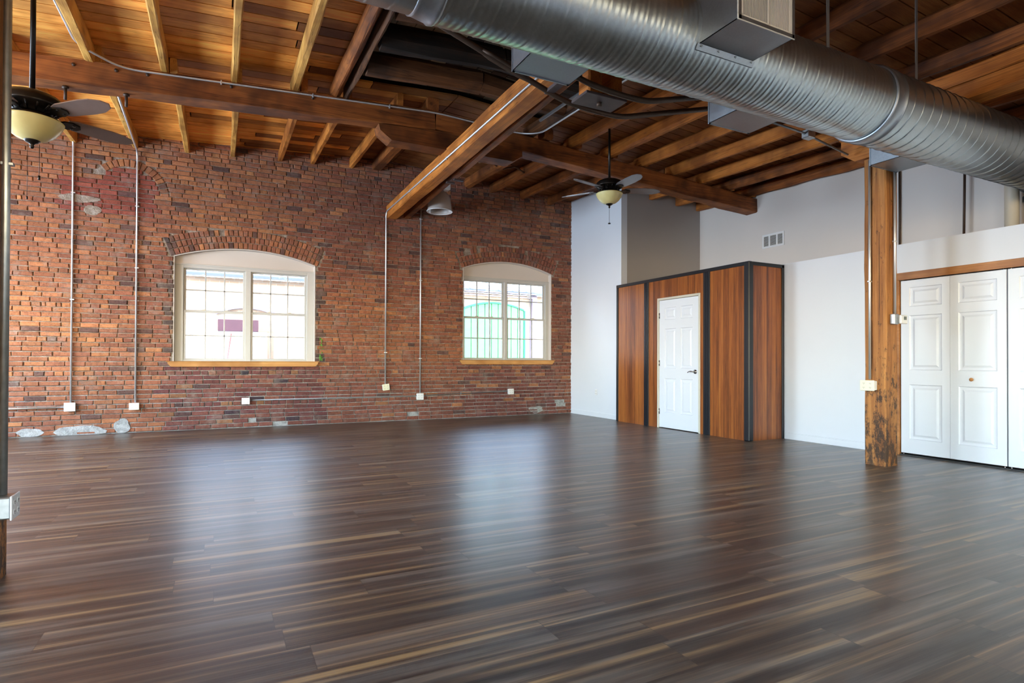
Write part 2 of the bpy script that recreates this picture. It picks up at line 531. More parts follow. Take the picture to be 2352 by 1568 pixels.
def timber_geo(mb, p0, p1, w, h, seg=None, jit=.004, ch=.012, seed=0, roundness=0.0):
    """worn squared timber whose bottom-centre line runs p0 -> p1, in world coordinates"""
    p0, p1 = Vector(p0), Vector(p1)
    d = (p1 - p0); L = d.length; d.normalize()
    side = d.cross(Vector((0, 0, 1))).normalized()
    if abs(d.z) > .9: side = Vector((1, 0, 0))
    upv = side.cross(d).normalized()
    if upv.z < 0 and abs(d.z) < .9: upv = -upv
    seg = seg or max(2, int(L / .22))
    c = ch + roundness * min(w, h) * .3
    sec = [(-w / 2 + c, 0), (w / 2 - c, 0), (w / 2, c), (w / 2, h - c), (w / 2 - c, h), (-w / 2 + c, h), (-w / 2, h - c), (-w / 2, c)]
    vs = []; fs = []
    rg = random.Random(seed)
    wob = [rg.uniform(-1, 1) for _ in range(12)]
    for i in range(seg + 1):
        u = i / seg
        base = p0 + (p1 - p0) * u
        for k, (a, b) in enumerate(sec):
            j = noise.noise(Vector((u * L * 1.7 + seed * 3.1, k * 1.3, wob[k]))) * jit * 2
            j2 = noise.noise(Vector((u * L * 1.9 + seed * 5.7, k * 1.7 + 9, wob[k]))) * jit * 2
            vs.append(base + side * (a + j) + upv * (b + j2))
    for i in range(seg):
        for k in range(8):
            fs.append((i * 8 + k, i * 8 + (k + 1) % 8, (i + 1) * 8 + (k + 1) % 8, (i + 1) * 8 + k))
    fs += [tuple(reversed(range(8))), tuple(range(seg * 8, seg * 8 + 8))]
    mb.add(vs, fs)

def timber(name, p0, p1, w, h, mat, parent=None, label=None, cat=None, group=None, **kw):
    mb = MB()
    timber_geo(mb, p0, p1, w, h, seed=len(bpy.data.objects), **kw)
    if parent is None:
        return mb.build(name, mat, loc=tuple(p0), label=label, cat=cat, group=group)
    return mb.build(name, mat, parent, label=label)

RIDGE = 2.7
def J(x, y):            # underside of the roof joists
    return 4.26 + .04 * (y - 7) - .06 * abs(x - RIDGE)
JD = .175               # depth of a joist
Y0 = 10.02              # brick wall face

# ------------------------------------------------------------------ setting: floor, walls
def struct(name, mb, mat, parent=None, label=None, **kw):
    return mb.build(name, mat, parent, kind='structure' if parent is None else None, label=label, **kw)

b = MB(); b.box(-5.3, 8.5, -4.4, Y0 + .02, -.12, 0)
struct('floor', b, M['floor'], label='dark streaky wood-look plank floor reflecting the windows')

WIN = [dict(xl=-.62, xr=1.415, z0=1.03, zs=2.625, zc=2.805), dict(xl=4.045, xr=5.955, z0=1.065, zs=2.80, zc=2.97),
       dict(xl=-4.7, xr=-2.95, z0=1.03, zs=2.6, zc=2.78)]
for w in WIN:
    a = (w['xr'] - w['xl']) / 2; r = w['zc'] - w['zs']
    w['R'] = (a * a + r * r) / (2 * r); w['cx'] = (w['xl'] + w['xr']) / 2; w['cz'] = w['zc'] - w['R']
    w['a0'] = math.asin(a / w['R'])
    w['rings'] = 3
RT = .098   # thickness of one ring of the arches

def arch_pts(w, n=20, extra=0.0):
    return [(w['cx'] + (w['R'] + extra) * math.sin(-w['a0'] + 2 * w['a0'] * i / n), w['cz'] + (w['R'] + extra) * math.cos(-w['a0'] + 2 * w['a0'] * i / n)) for i in range(n + 1)]

YM = Y0 + .020      # mortar face behind the brick faces
ZT = 4.75
WALL_X0, WALL_X1 = -5.3, 6.55
b = MB()
xs = [WALL_X0]
for w in sorted(WIN, key=lambda q: q['xl']):
    b.box(xs[-1], w['xl'], YM, Y0 + .34, -.1, ZT)
    b.box(w['xl'], w['xr'], YM, Y0 + .34, -.1, w['z0'])
    p = arch_pts(w)
    for i in range(len(p) - 1):
        (xa, za), (xb, zb) = p[i], p[i + 1]
        b.prism([(xa, za), (xb, zb), (xb, ZT), (xa, ZT)], 'y', YM, Y0 + .34)
    xs.append(w['xr'])
b.box(xs[-1], WALL_X1, YM, Y0 + .34, -.1, ZT)
wall_back = struct('wall_back', b, M['mortar'], label='old exposed red brick wall with two arched windows')

# individual bricks of that wall
BV = []; BF = []; BT = []
def brick_tone(x, z, rg):
    t = rg.random()
    n = noise.noise(Vector((x * .55, z * .55, 3.3)))
    left = max(0.0, min(1.0, (1.6 - x) / 3.2))  # oranger leftward: side window light put into the brick colour
    low = max(0.0, min(1.0, (1.05 - z) / .5))  # purpler near the floor: low blue light put into the brick colour
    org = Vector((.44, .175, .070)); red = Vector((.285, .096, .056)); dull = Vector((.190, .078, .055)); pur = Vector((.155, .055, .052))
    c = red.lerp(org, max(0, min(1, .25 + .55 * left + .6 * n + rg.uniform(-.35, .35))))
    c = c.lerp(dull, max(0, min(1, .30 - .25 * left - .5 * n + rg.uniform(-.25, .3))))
    w = WIN[0]
    if w['xl'] - .15 < x < w['xr'] + .12 and z < w['z0']:
        c = c.lerp(pur, rg.uniform(.55, 1.0))
        if t < .07: c = Vector((.035, .035, .045))
    elif 4.0 < x < 6.05 and z < 1.06:
        c = c.lerp(pur, rg.uniform(.2, .8))
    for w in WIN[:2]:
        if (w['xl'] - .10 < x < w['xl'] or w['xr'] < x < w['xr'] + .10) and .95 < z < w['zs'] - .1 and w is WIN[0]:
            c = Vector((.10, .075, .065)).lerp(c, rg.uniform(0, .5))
    if -1.5 < x < -.79 and 3.1 < z < 3.86 or -2.05 < x < -1.5 and 3.1 < z < 3.6:
        c = c.lerp(Vector((.27, .060, .045)), .8)
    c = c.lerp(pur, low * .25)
    if t > .955: c = c.lerp(Vector((.09, .055, .05)), .8)
    elif t < .05: c = c.lerp(Vector((.55, .24, .09)), .45)
    return c * rg.uniform(.82, 1.16)

def add_brick(quad, rg, tone, depth=None):
    """quad: 4 (x,z) corners anticlockwise; makes a chipped, slightly proud brick"""
    base = len(BV)
    yf = Y0 + rg.uniform(-.004, .006) if depth is None else depth
    cx = sum(q[0] for q in quad) / 4; cz = sum(q[1] for q in quad) / 4
    j = .0028
    out = [(x + rg.uniform(-j, j), z + rg.uniform(-j, j)) for x, z in quad]
    tilt = rg.uniform(-.003, .003)
    for x, z in out: BV.append((x, YM + .006, z))
    for x, z in out: BV.append((x, yf + .006, z))
    for x, z in out:
        dx, dz = cx - x, cz - z
        k = .0065
        BV.append((x + math.copysign(k, dx), yf + tilt * (1 if z > cz else -1), z + math.copysign(k, dz)))
    for a, c in ((0, 4), (4, 8)):
        for i in range(4):
            BF.append((base + a + i, base + a + (i + 1) % 4, base + c + (i + 1) % 4, base + c + i))
    BF.append((base + 8, base + 9, base + 10, base + 11))
    BT.extend([tone] * 12)

rb = random.Random(11)
CH = .0685
BLOCK = dict(cx=-1.19, cz=3.47, R=.40)     # the bricked-up arch high on the left
def forbid(z0, z1):
    zm = (z0 + z1) / 2
    iv = []
    for w in WIN:
        if zm < w['z0'] or zm > w['zc'] + RT * w['rings'] + .03: continue
        if zm < w['zs'] - .02:
            iv.append((w['xl'], w['xr'])); continue
        Ro = w['R'] + RT * w['rings'] + .004
        dz = zm - w['cz']
        hw = 0
        if abs(dz) < Ro: hw = math.sqrt(Ro * Ro - dz * dz)
        lim = math.tan(w['a0'] + .02) * dz if dz > 0 else 9
        hw = min(hw, max(lim, 0))
        if hw > .02: iv.append((w['cx'] - hw, w['cx'] + hw))
    Ro, Ri = BLOCK['R'] + .115, BLOCK['R'] - .005
    dz = zm - BLOCK['cz']
    if 0 <= dz < Ro:
        ho = math.sqrt(Ro * Ro - dz * dz)
        hi = math.sqrt(max(Ri * Ri - dz * dz, 0))
        if hi > 0:
            if hi < .31: iv.append((BLOCK['cx'] - ho, BLOCK['cx'] - hi))
            iv.append((BLOCK['cx'] + hi, BLOCK['cx'] + ho))
        else:
            iv.append((BLOCK['cx'] - ho, BLOCK['cx'] + ho))
    return iv
nrow = 0
z = .012
while z < 4.62:
    h = CH - .0115 + rb.uniform(-.001, .001)
    header = nrow % 7 == 5
    bl = .1115 if header else .222
    x = WALL_X0 + (.11 if nrow % 2 else 0) + rb.uniform(-.03, .03)
    iv = forbid(z, z + h)
    while x < 6.44:
        L = bl * rb.uniform(.94, 1.06)
        if rb.random() < .05: L *= .5
        segs = [(x, min(x + L - .0105, 6.435))]
        for a, c in iv:
            ns = []
            for p, q in segs:
                if q <= a + .008 or p >= c - .008: ns.append((p, q))
                else:
                    if p < a - .03: ns.append((p, a - .008))
                    if q > c + .03: ns.append((c + .008, q))
            segs = ns
        for p, q in segs:
            if q - p < .025: continue
            if z < .28 and rb.random() < .05 - z * .1: continue     # lost behind cement patches
            sag = .004 * noise.noise(Vector((p * .8, z, 0)))
            sg2 = .004 * noise.noise(Vector((q * .8, z, 0)))
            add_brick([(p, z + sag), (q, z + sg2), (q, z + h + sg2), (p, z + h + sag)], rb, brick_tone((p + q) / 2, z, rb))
        x += L
    z += CH
    nrow += 1
for w in WIN:
    for k in range(w['rings']):
        Ri = w['R'] + RT * k + .004
        Ro = w['R'] + RT * (k + 1) - .006
        a0 = w['a0'] + .012
        n = int(2 * a0 * Ri / .066)
        for i in range(n):
            if k == 2 and rb.random() < .07: continue
            a1 = -a0 + 2 * a0 * (i + .08) / n
            a2 = -a0 + 2 * a0 * (i + .92) / n
            q = [(w['cx'] + Ri * math.sin(a1), w['cz'] + Ri * math.cos(a1)), (w['cx'] + Ri * math.sin(a2), w['cz'] + Ri * math.cos(a2)),
                 (w['cx'] + Ro * math.sin(a2), w['cz'] + Ro * math.cos(a2)), (w['cx'] + Ro * math.sin(a1), w['cz'] + Ro * math.cos(a1))]
            add_brick(q, rb, brick_tone(q[0][0], 2.0, rb) * 1.05, Y0 + rb.uniform(-.006, .006))
n = 15
for i in range(n):
    a1 = -.75 + (PI / 2 + .75) * (i + .08) / n; a2 = -.75 + (PI / 2 + .75) * (i + .92) / n
    Ri, Ro = BLOCK['R'], BLOCK['R'] + .105
    q = [(BLOCK['cx'] + r * math.sin(a), BLOCK['cz'] + r * math.cos(a)) for r, a in ((Ri, a1), (Ri, a2), (Ro, a2), (Ro, a1))]
    add_brick(q, rb, brick_tone(q[0][0], 3.9, rb), Y0 + rb.uniform(-.004, .006))
b = MB(); b.v = BV; b.f = [list(f) for f in BF]; b.mi = [0] * len(BF); b.sm = [False] * len(BF)
br = b.build('bricks', M['brick'], wall_back, tones=BT)

# cement patches and repointing on the brick wall
rgp = random.Random(5)
b = MB()
for (cx_, cz_, rx, rz) in ((-1.75, .05, .30, .085), (-1.25, .10, .10, .10), (-2.3, .06, .16, .06), (5.6, .10, .16, .07), (-1.78, 3.33, .23, .055), (-1.62, 3.18, .10, .07)):
    pts = []
    for k in range(18):
        a = 2 * PI * k / 18
        rr = 1 + .28 * noise.noise(Vector((cx_ + math.cos(a) * 1.3, cz_ + math.sin(a) * 1.3, 2)))
        pts.append((cx_ + rx * rr * math.cos(a), max(.002, cz_ + rz * rr * math.sin(a))))
    b.prism(pts, 'y', Y0 - .004, Y0 + .03)
b.build('cement_patch', M['mortar'], wall_back)
b = MB()
for k in range(22):
    x = 1.50 + rgp.uniform(-.02, .025); z = 1.05 + rgp.random() ** 1.5 * .38
    b.box(x, x + rgp.uniform(.01, .025), Y0 - .003, Y0 + .01, z, z + rgp.uniform(.01, .035), .003)
b.build('moss_streak', M['leafgreen'], wall_back, label='bright green moss streak beside the left window')

# bump-out, taupe return, upper and lower right walls
b = MB(); b.box(6.42, 6.55, 8.37, Y0 + .02, -.1, 4.35)
struct('wall_nib', b, M['white'], label='narrow white wall section between brick wall and wood panelling')
b = MB(); b.box(6.55, 8.45, 8.372, 8.5, -.1, 4.35)
struct('wall_return', b, M['greyw'], label='taupe wall with painted-in shade above the left of the wood-panelled room')
b = MB(); b.box(8.31, 8.45, -4.4, 8.371, -.1, 4.35)
struct('wall_right_upper', b, M['greige'], label='set-back pale upper wall above the ledge')
b = MB()
DOOR_Y1, DOOR_Y0 = 3.94, 1.89
b.box(7.0, 7.12, DOOR_Y1 + .03, 8.37, -.1, 2.42)
b.box(7.0, 7.12, -4.4, DOOR_Y0 - .03, -.1, 2.42)
b.box(7.0, 7.12, DOOR_Y0 - .03, DOOR_Y1 + .03, 2.085, 2.42)
struct('wall_right', b, M['white'], label='white lower wall stopping at a ledge, with the closet in it')
b = MB(); b.box(7.12, 8.31, -4.4, 8.37, 2.30, 2.36)
struct('ceiling_ledge', b, M['white'], label='top of the closets behind the white ledge wall')
b = MB(); b.box(7.60, 7.66, DOOR_Y0 - .3, DOOR_Y1 + .3, 0, 2.30)
struct('wall_closet_back', b, M['white'], label='back of the closet behind the folding doors')
def baseboard(name, x0, x1, y0, y1, label):
    b = MB(); b.box(x0, x1, y0, y1, 0, .085, .004); b.box(x0 if x1 - x0 > .1 else x0 + .002, x1, y0, y1, .085, .095)
    struct(name, b, M['white'], label=label)
baseboard('baseboard_nib', 6.405, 6.42, 8.40, 9.98, 'white baseboard of the wall section beside the brick')
baseboard('baseboard_right', 6.985, 7.0, 3.99, 5.45, 'white baseboard between wood panelling and column')

def wall_with_windows(name, axis, pos, thick, lo, hi, centers, label):
    b = MB()
    def bx(a0, a1, z0, z1):
        if axis == 'y': b.box(a0, a1, pos - thick, pos, z0, z1)
        else: b.box(pos - thick, pos, a0, a1, z0, z1)
    cur = lo
    for c in sorted(centers):
        bx(cur, c - .85, -.1, ZT); bx(c - .85, c + .85, -.1, 1.0); bx(c - .85, c + .85, 2.9, ZT); cur = c + .85
    bx(cur, hi, -.1, ZT)
    struct(name, b, M['brick2'], label=label)
def plain_brick():
    t = NT('plain_brick')
    bt = t.n('ShaderNodeTexBrick')
    s = t.n('ShaderNodeSeparateXYZ'); t.l(t.coord(), s.inputs[0])
    cv = t.n('ShaderNodeCombineXYZ'); t.l(t.math('ADD', s.outputs[0], s.outputs[1]), cv.inputs[0]); t.l(s.outputs[2], cv.inputs[1])
    t.l(cv.outputs[0], bt.inputs['Vector'])
    bt.inputs['Scale'].default_value = 1.0; bt.inputs['Brick Width'].default_value = .225; bt.inputs['Row Height'].default_value = .07
    bt.inputs['Mortar Size'].default_value = .006
    bt.inputs['Color1'].default_value = (.40, .14, .06, 1); bt.inputs['Color2'].default_value = (.28, .09, .05, 1); bt.inputs['Mortar'].default_value = (.3, .26, .22, 1)
    return t.fin(bt.outputs['Color'], .9)
M['brick2'] = plain_brick()
wall_with_windows('wall_front', 'y', -4.2, .25, -5.3, 8.45, SOUTH_OPENINGS, 'brick wall behind the camera')
wall_with_windows('wall_left', 'x', -5.0, .25, -4.4, Y0 + .02, WEST_WINDOWS, 'brick wall left of the view')

# ------------------------------------------------------------------ ceiling boards
VB = []; FB = []; TB = []
rc = random.Random(21)
def board(x0, x1, y0, y1, tone, lift=0.0):
    base = len(VB)
    g = .0065
    for (x, y) in ((x0 + g, y0 + g), (x1 - g, y0 + g), (x1 - g, y1 - g), (x0 + g, y1 - g)):
        VB.append((x, y, J(x, y) + JD + lift + rc.uniform(0, .003)))
    for (x, y) in ((x0 + g, y0 + g), (x1 - g, y0 + g), (x1 - g, y1 - g), (x0 + g, y1 - g)):
        VB.append((x, y, J(x, y) + JD + lift + .024))
    FB.extend([[base, base + 3, base + 2, base + 1], [base + 4, base + 5, base + 6, base + 7]] +
              [[base + i, base + (i + 1) % 4, base + 4 + (i + 1) % 4, base + 4 + i] for i in range(4)])
    TB.extend([tone] * 8)
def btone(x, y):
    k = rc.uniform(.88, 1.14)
    left = max(0.0, min(1.0, (1.6 - x) / 1.2))  # yellower left: partly the wood itself, partly nearer light put into the tone
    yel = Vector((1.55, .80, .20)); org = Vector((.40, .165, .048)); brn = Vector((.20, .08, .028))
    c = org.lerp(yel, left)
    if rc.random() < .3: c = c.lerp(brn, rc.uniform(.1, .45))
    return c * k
HOLE = (1.36, 4.10, 3.64, 6.96)     # the blackened bay by the ridge, boards run the other way
w = .182
y = -4.4
while y < Y0 + .02:
    y1 = min(y + w, Y0 + .02)
    ym = (y + y1) / 2
    for (lo, hi) in ((-5.3, RIDGE), (RIDGE, 8.45)):
        x = lo
        while x < hi - .01:
            L = rc.choice((3.1, 3.7, 4.3))
            if x == lo: L *= rc.uniform(.3, 1)
            e = min(x + L, hi)
            if hi - e < .4: e = hi
            parts = [(x, e)]
            if HOLE[2] < ym < HOLE[3]:
                parts = [(p, q) for p, q in ((x, min(e, HOLE[0])), (max(x, HOLE[1]), e)) if q - p > .03]
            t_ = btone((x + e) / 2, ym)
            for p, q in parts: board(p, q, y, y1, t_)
            x = e
    y += w
x = HOLE[0]
while x < HOLE[1] - .01:
    x1 = min(x + .19, HOLE[1])
    g = rc.random()
    y = HOLE[2]
    while y < HOLE[3] - .01:
        e = min(y + rc.uniform(.9, 1.9), HOLE[3])
        if HOLE[3] - e < .3: e = HOLE[3]
        t_ = Vector((.18, .125, .075)) * rc.uniform(.6, 1.3) if rc.random() < .45 else Vector((.13, .055, .022)) * rc.uniform(.3, 1.2)
        if x < 2.2 and y < 5.9: t_ = Vector((.62, .54, .38)) * rc.uniform(.6, 1.2)
        for (a, c) in ((x, min(x1, RIDGE)), (max(x, RIDGE), x1)):
            if c - a > .01: board(a, c, y, e, t_, .10)
        y = e
    x = x1
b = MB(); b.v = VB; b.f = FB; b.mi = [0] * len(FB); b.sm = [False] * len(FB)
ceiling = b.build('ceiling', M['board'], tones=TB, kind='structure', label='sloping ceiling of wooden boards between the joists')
b = MB()
for (xa, xb) in ((-5.3, RIDGE), (RIDGE, 8.45)):
    P_ = [(xa, -4.4), (xb, -4.4), (xb, Y0 + .34), (xa, Y0 + .34)]
    b.add([(x, y, J(x, y) + JD + .14) for x, y in P_] + [(x, y, J(x, y) + JD + .2) for x, y in P_],
          [(0, 1, 2, 3), (7, 6, 5, 4)] + [(i, i + 4, (i + 1) % 4 + 4, (i + 1) % 4) for i in range(4)])
b.build('roof_deck', M['char_y'], ceiling)

# ------------------------------------------------------------------ windows
def sash(par, x0, x1, z0, z1, y):
    b = MB()
    st, rl = .034, .036
    b.box(x0 - st, x0, y, y + .03, z0 - rl, z1 + rl, .003); b.box(x1, x1 + st, y, y + .03, z0 - rl, z1 + rl, .003)
    b.box(x0, x1, y, y + .03, z0 - rl, z0, .003); b.box(x0, x1, y, y + .03, z1, z1 + rl, .003)
    for k in (1, 2):
        xm = x0 + (x1 - x0) * k / 3
        b.box(xm - .010, xm + .010, y + .004, y + .026, z0, z1, .002)
    zm = (z0 + z1) / 2
    b.box(x0, x1, y + .004, y + .026, zm - .010, zm + .010, .002)
    s = b.build('sash', M['frame'], par)
    g = MB(); g.box(x0, x1, y + .013, y + .017, z0, z1)
    g.build('glass_pane', M['glass'], s)
    return s
def window(name, w, glz, meet, hz, label, simple=False):
    yf = Y0 + .10
    e = thing(name, (0, 0, 0), label, 'window', kind='structure')
    b = MB()        # frame: jambs, head, sill rail, central mullion
    x0, x1 = w['xl'] + .012, w['xr'] - .012
    g0, g1, g2, g3 = glz
    b.box(x0, g0 - .034, yf, yf + .09, w['z0'] + .005, hz, .004); b.box(g3 + .034, x1, yf, yf + .09, w['z0'] + .005, hz, .004)
    b.box(g0 - .034, g3 + .034, yf, yf + .09, hz - .055, hz, .004)
    b.box(g1 + .034, g2 - .034, yf - .004, yf + .09, w['z0'] + .005, hz - .05, .004)
    b.box(g0 - .05, g3 + .05, yf + .005, yf + .09, w['z0'] + .003, w['z0'] + .03, .003)
    b.box(x0, x1, yf - .012, yf + .01, hz - .012, hz + .010, .003)
    b.build('window_frame', M['frame'], e)
    zt = hz - .055
    for (a, c) in ((g0, g1), (g2, g3)):
        sash(e, a, c, meet + .03, zt - .02, yf + .05)
        s = sash(e, a, c, w['z0'] + .055, meet - .012, yf + .018)
        for u in (.3, .7):
            k = MB(); xc = a + (c - a) * u
            k.box(xc - .03, xc + .03, yf + .012, yf + .045, meet + .022, meet + .034, .003)
            k.box(xc - .012, xc + .03, yf + .010, yf + .022, meet + .03, meet + .042, .003)
            k.build('sash_lock', M['jamb'], e)
    p = arch_pts(w, 24)
    b = MB(); b.prism([(q[0], q[1] - .003) for q in reversed(p)] + [(w['xl'] + .003, hz + .008), (w['xr'] - .003, hz + .008)], 'y', yf + .02, yf + .05)
    b.build('arch_panel', M['archp'], e)
    b = MB()        # plastered reveal
    yb, ya = yf + .2, Y0 + .012
    b.box(w['xl'], w['xl'] + .012, ya, yb, w['z0'], w['zs'] + .01); b.box(w['xr'] - .012, w['xr'], ya, yb, w['z0'], w['zs'] + .01)
    for i in range(len(p) - 1):
        b.prism([(p[i][0], p[i][1]), (p[i + 1][0], p[i + 1][1]), (p[i + 1][0], p[i + 1][1] - .012), (p[i][0], p[i][1] - .012)], 'y', ya, yb)
    b.build('window_reveal', M['archp'], e)
    b = MB()        # thick pine sill board with clipped ends
    xs0, xs1 = w['xl'] - .065, w['xr'] + .045
    t0, t1 = w['z0'] - .072, w['z0'] - .004
    b.prism([(xs0, t1 + .01), (xs0, t1 - .02), (xs0 + .045, t0), (xs1 - .045, t0), (xs1, t1 - .02), (xs1, t1 + .01)], 'y', Y0 - .035, Y0 + .002)
    b.box(xs0 - .02, xs1 + .02, Y0 - .045, Y0 + .10, t1 + .004, t1 + .016, .004)
    b.build('window_sill', M['sill'], e)
    return e
window('window_1', WIN[0], (-.458, .331, .48, 1.26), 1.80, 2.52, 'wide arched left window with maroon doorway seen outside')
window('window_2', WIN[1], (4.125, 4.912, 5.04, 5.83), 1.875, 2.645, 'arched right window with green arched gate seen outside')
window('window_3', WIN[2], (-4.58, -3.90, -3.75, -3.07), 1.78, 2.48, 'arched window left of the view')
for i, w in enumerate(WIN):
    d = bpy.data.lights.new('window_sky_portal', 'AREA'); d.shape = 'RECTANGLE'; d.size = w['xr'] - w['xl']; d.size_y = w['zc'] - w['z0']
    d.cycles.is_portal = True
    o = bpy.data.objects.new('window_sky_portal', d); COL.objects.link(o)
    o.location = (w['cx'], Y0 + .36, (w['z0'] + w['zc']) / 2); o.rotation_euler = (math.radians(-90), 0, 0)

# ------------------------------------------------------------------ outside
b = MB(); b.box(-30, 40, Y0 + .36, 40, -.35, -.15)
struct('ground_outside', b, M['outside_ground'], label='pale street outside the windows')
def facade_mat():
    t = NT('outside_brick')
    bt = t.n('ShaderNodeTexBrick'); s = t.n('ShaderNodeSeparateXYZ'); t.l(t.coord(), s.inputs[0])
    cv = t.n('ShaderNodeCombineXYZ'); t.l(s.outputs[0], cv.inputs[0]); t.l(s.outputs[2], cv.inputs[1]); t.l(cv.outputs[0], bt.inputs['Vector'])
    bt.inputs['Scale'].default_value = 1.0; bt.inputs['Brick Width'].default_value = .23; bt.inputs['Row Height'].default_value = .075; bt.inputs['Mortar Size'].default_value = .008
    bt.inputs['Color1'].default_value = (.50, .36, .28, 1); bt.inputs['Color2'].default_value = (.42, .30, .22, 1); bt.inputs['Mortar'].default_value = (.46, .42, .37, 1)
    return t.fin(bt.outputs['Color'], .9)
def roof_mat():
    t = NT('slate_roof')
    bt = t.n('ShaderNodeTexBrick'); t.l(t.coord(), bt.inputs['Vector'])
    bt.inputs['Scale'].default_value = 1.0; bt.inputs['Brick Width'].default_value = .5; bt.inputs['Row Height'].default_value = .28; bt.inputs['Mortar Size'].default_value = .035
    bt.inputs['Color1'].default_value = (.42, .43, .47, 1); bt.inputs['Color2'].default_value = (.34, .35, .40, 1); bt.inputs['Mortar'].default_value = (.07, .08, .10, 1)
    c = t.mix(t.ramp(t.noise(t.coord(), 1.3, 6, .8), [(.55, (0, 0, 0)), (.62, (1, 1, 1))]), bt.outputs['Color'], (.16, .18, .26))
    return t.fin(c, .8)
bld = thing('brick_building', (0, 17, 0), 'sunlit brick building across the street outside both windows', 'building')
b = MB(); b.box(-14, 24, 0, 5, -.15, 3.22)
b.build('wall', facade_mat(), bld)
b = MB(); b.prism([(-.3, 3.2), (-.3, 3.28), (5.2, 6.6), (5.2, 6.5)], 'x', -14, 24)
b.build('roof', roof_mat(), bld)
b = MB()
for zz in (3.10, 3.22, 3.34): b.box(2.6, 9.3, -.36, -.30, zz, zz + .035)
b.box(9.25, 9.42, -.2, -.02, -.15, 3.35)
b.build('eaves_gutter', plain('purple_grey_paint', (.22, .18, .26), .7), bld)
# green gate
gt = thing('arched_gate', (7.93, 16.95, 0), 'bright green arched board gate seen through the right window', 'gate')
b = MB()
gw = 1.06; gr = .2; gR = (gw * gw + gr * gr) / (2 * gr)
nb = 9
for i in range(nb):
    xa = -gw + 2 * gw * i / nb + .012; xb = -gw + 2 * gw * (i + 1) / nb - .012
    za = 2.90 - gR + math.sqrt(gR * gR - xa * xa); zb = 2.90 - gR + math.sqrt(gR * gR - xb * xb)
    b.prism([(xa, -.15), (xb, -.15), (xb, zb), (xa, za)], 'y', -.03, .02)
b.build('board_panel', M['green'], gt)
b = MB()
for i in range(24):
    a1 = math.asin(gw / gR) * (-1 + 2 * i / 24); a2 = math.asin(gw / gR) * (-1 + 2 * (i + 1) / 24)
    zc_ = 2.90 - gR
    b.prism([(gR * math.sin(a1), zc_ + gR * math.cos(a1)), (gR * math.sin(a2), zc_ + gR * math.cos(a2)),
             ((gR + .05) * math.sin(a2), zc_ + (gR + .05) * math.cos(a2)), ((gR + .05) * math.sin(a1), zc_ + (gR + .05) * math.cos(a1))], 'y', -.06, .04)
b.box(gw, gw + .05, -.06, .04, -.15, 2.71); b.box(-gw - .05, -gw, -.06, .04, -.15, 2.71)
b.build('gate_frame', plain('dark_green', (.02, .22, .12), .6), gt)
# maroon doorway
dw = thing('loading_doorway', (.64, 16.95, 0), 'maroon framed doorway seen through the left window', 'doorway')
b = MB(); b.box(-.68, .67, -.08, .04, 1.81, 2.12, .01); b.box(.51, .67, -.08, .04, -.15, 1.81, .01)
b.build('door_frame', M['maroon'], dw)
b = MB(); b.box(-.68, .51, -.03, .04, -.15, 1.81)
b.build('door_slab', M['white'], dw)
b = MB()
for i in range(16):
    a1 = -.5 + i / 16; a2 = -.5 + (i + 1) / 16; Rr = 1.5
    b.prism([(Rr * math.sin(a), .93 + q * math.cos(a)) if False else (q * math.sin(a), .93 + q * math.cos(a)) for q, a in ((Rr, a1), (Rr, a2), (Rr + .08, a2), (Rr + .08, a1))], 'y', -.05, .04)
b.build('brick_arch', plain('grey_purple_brick', (.20, .17, .22), .8), dw)
b = MB(); b.tube([(.02, 16.5, -.15), (.28, 16.88, 1.75)], .018, 8)
b.build('leaning_pole', plain('red_paint', (.55, .05, .04), .5), label='thin red pole leaning beside the maroon doorway outside', cat='pole')

# ------------------------------------------------------------------ roof timbers
ORD = ['first', 'second', 'third', 'fourth', 'fifth', 'sixth', 'seventh', 'eighth', 'ninth', 'tenth', 'eleventh', 'twelfth']
GA0, GA1 = 7.03, 7.26           # long girder parallel to the brick wall

def girder_z(x):                # underside of that girder
    return J(x, 7.1) - .245
gd = thing('timber_girder', (0, 0, 0), 'long heavy timber girder running parallel to the brick wall', 'beam')
for (xa, xb) in ((-5.0, 2.45), (2.45, 8.31)):
    b = MB()
    if xb < 3: timber_geo(b, (xa, (GA0 + GA1) / 2, girder_z(xa)), (xb, (GA0 + GA1) / 2, girder_z(xb) + .015), GA1 - GA0, .243, jit=.009, seed=3)
    else: timber_geo(b, (xa, (GA0 + GA1) / 2, girder_z(2.45) + .015), (xb, (GA0 + GA1) / 2, girder_z(xb) - .04), GA1 - GA0, .243, jit=.009, seed=9)
    b.build('girder_length', M['old_x'] if xb < 3 else M['old_x'], gd)
for x in (-1.385, -.876):
    b = MB()        # bolts hanging below
    b.tube([(x, 7.14, girder_z(x) + .02), (x, 7.14, girder_z(x) - .125)], .014, 8)
    b.tube([(x, 7.14, girder_z(x) + .004), (x, 7.14, girder_z(x) - .012)], .03, 6)
    b.build('hanging_bolt', M['rod'], gd)
for x in (-1.3, -.95, -.68, .1, .95):
    b = MB(); b.tube([(x, GA0 - .012, girder_z(x) + .19), (x, GA0 + .02, girder_z(x) + .19)], .018, 6)
    b.build('bolt_head', M['rod'], gd)

# bolster under the girder joint, clipped at both ends
bz = girder_z(2.6) - .232
b = MB()
b.prism([(1.72, girder_z(1.72) - .004), (1.74, bz + .10), (1.88, bz), (3.56, bz), (3.70, bz + .09), (3.70, girder_z(3.7) - .012), (2.6, girder_z(2.6) - .004)], 'y', GA0 - .004, GA1 + .004)
b.build('timber_bolster', M['old_x'], label='thick bolster block under the girder with clipped ends', cat='beam')

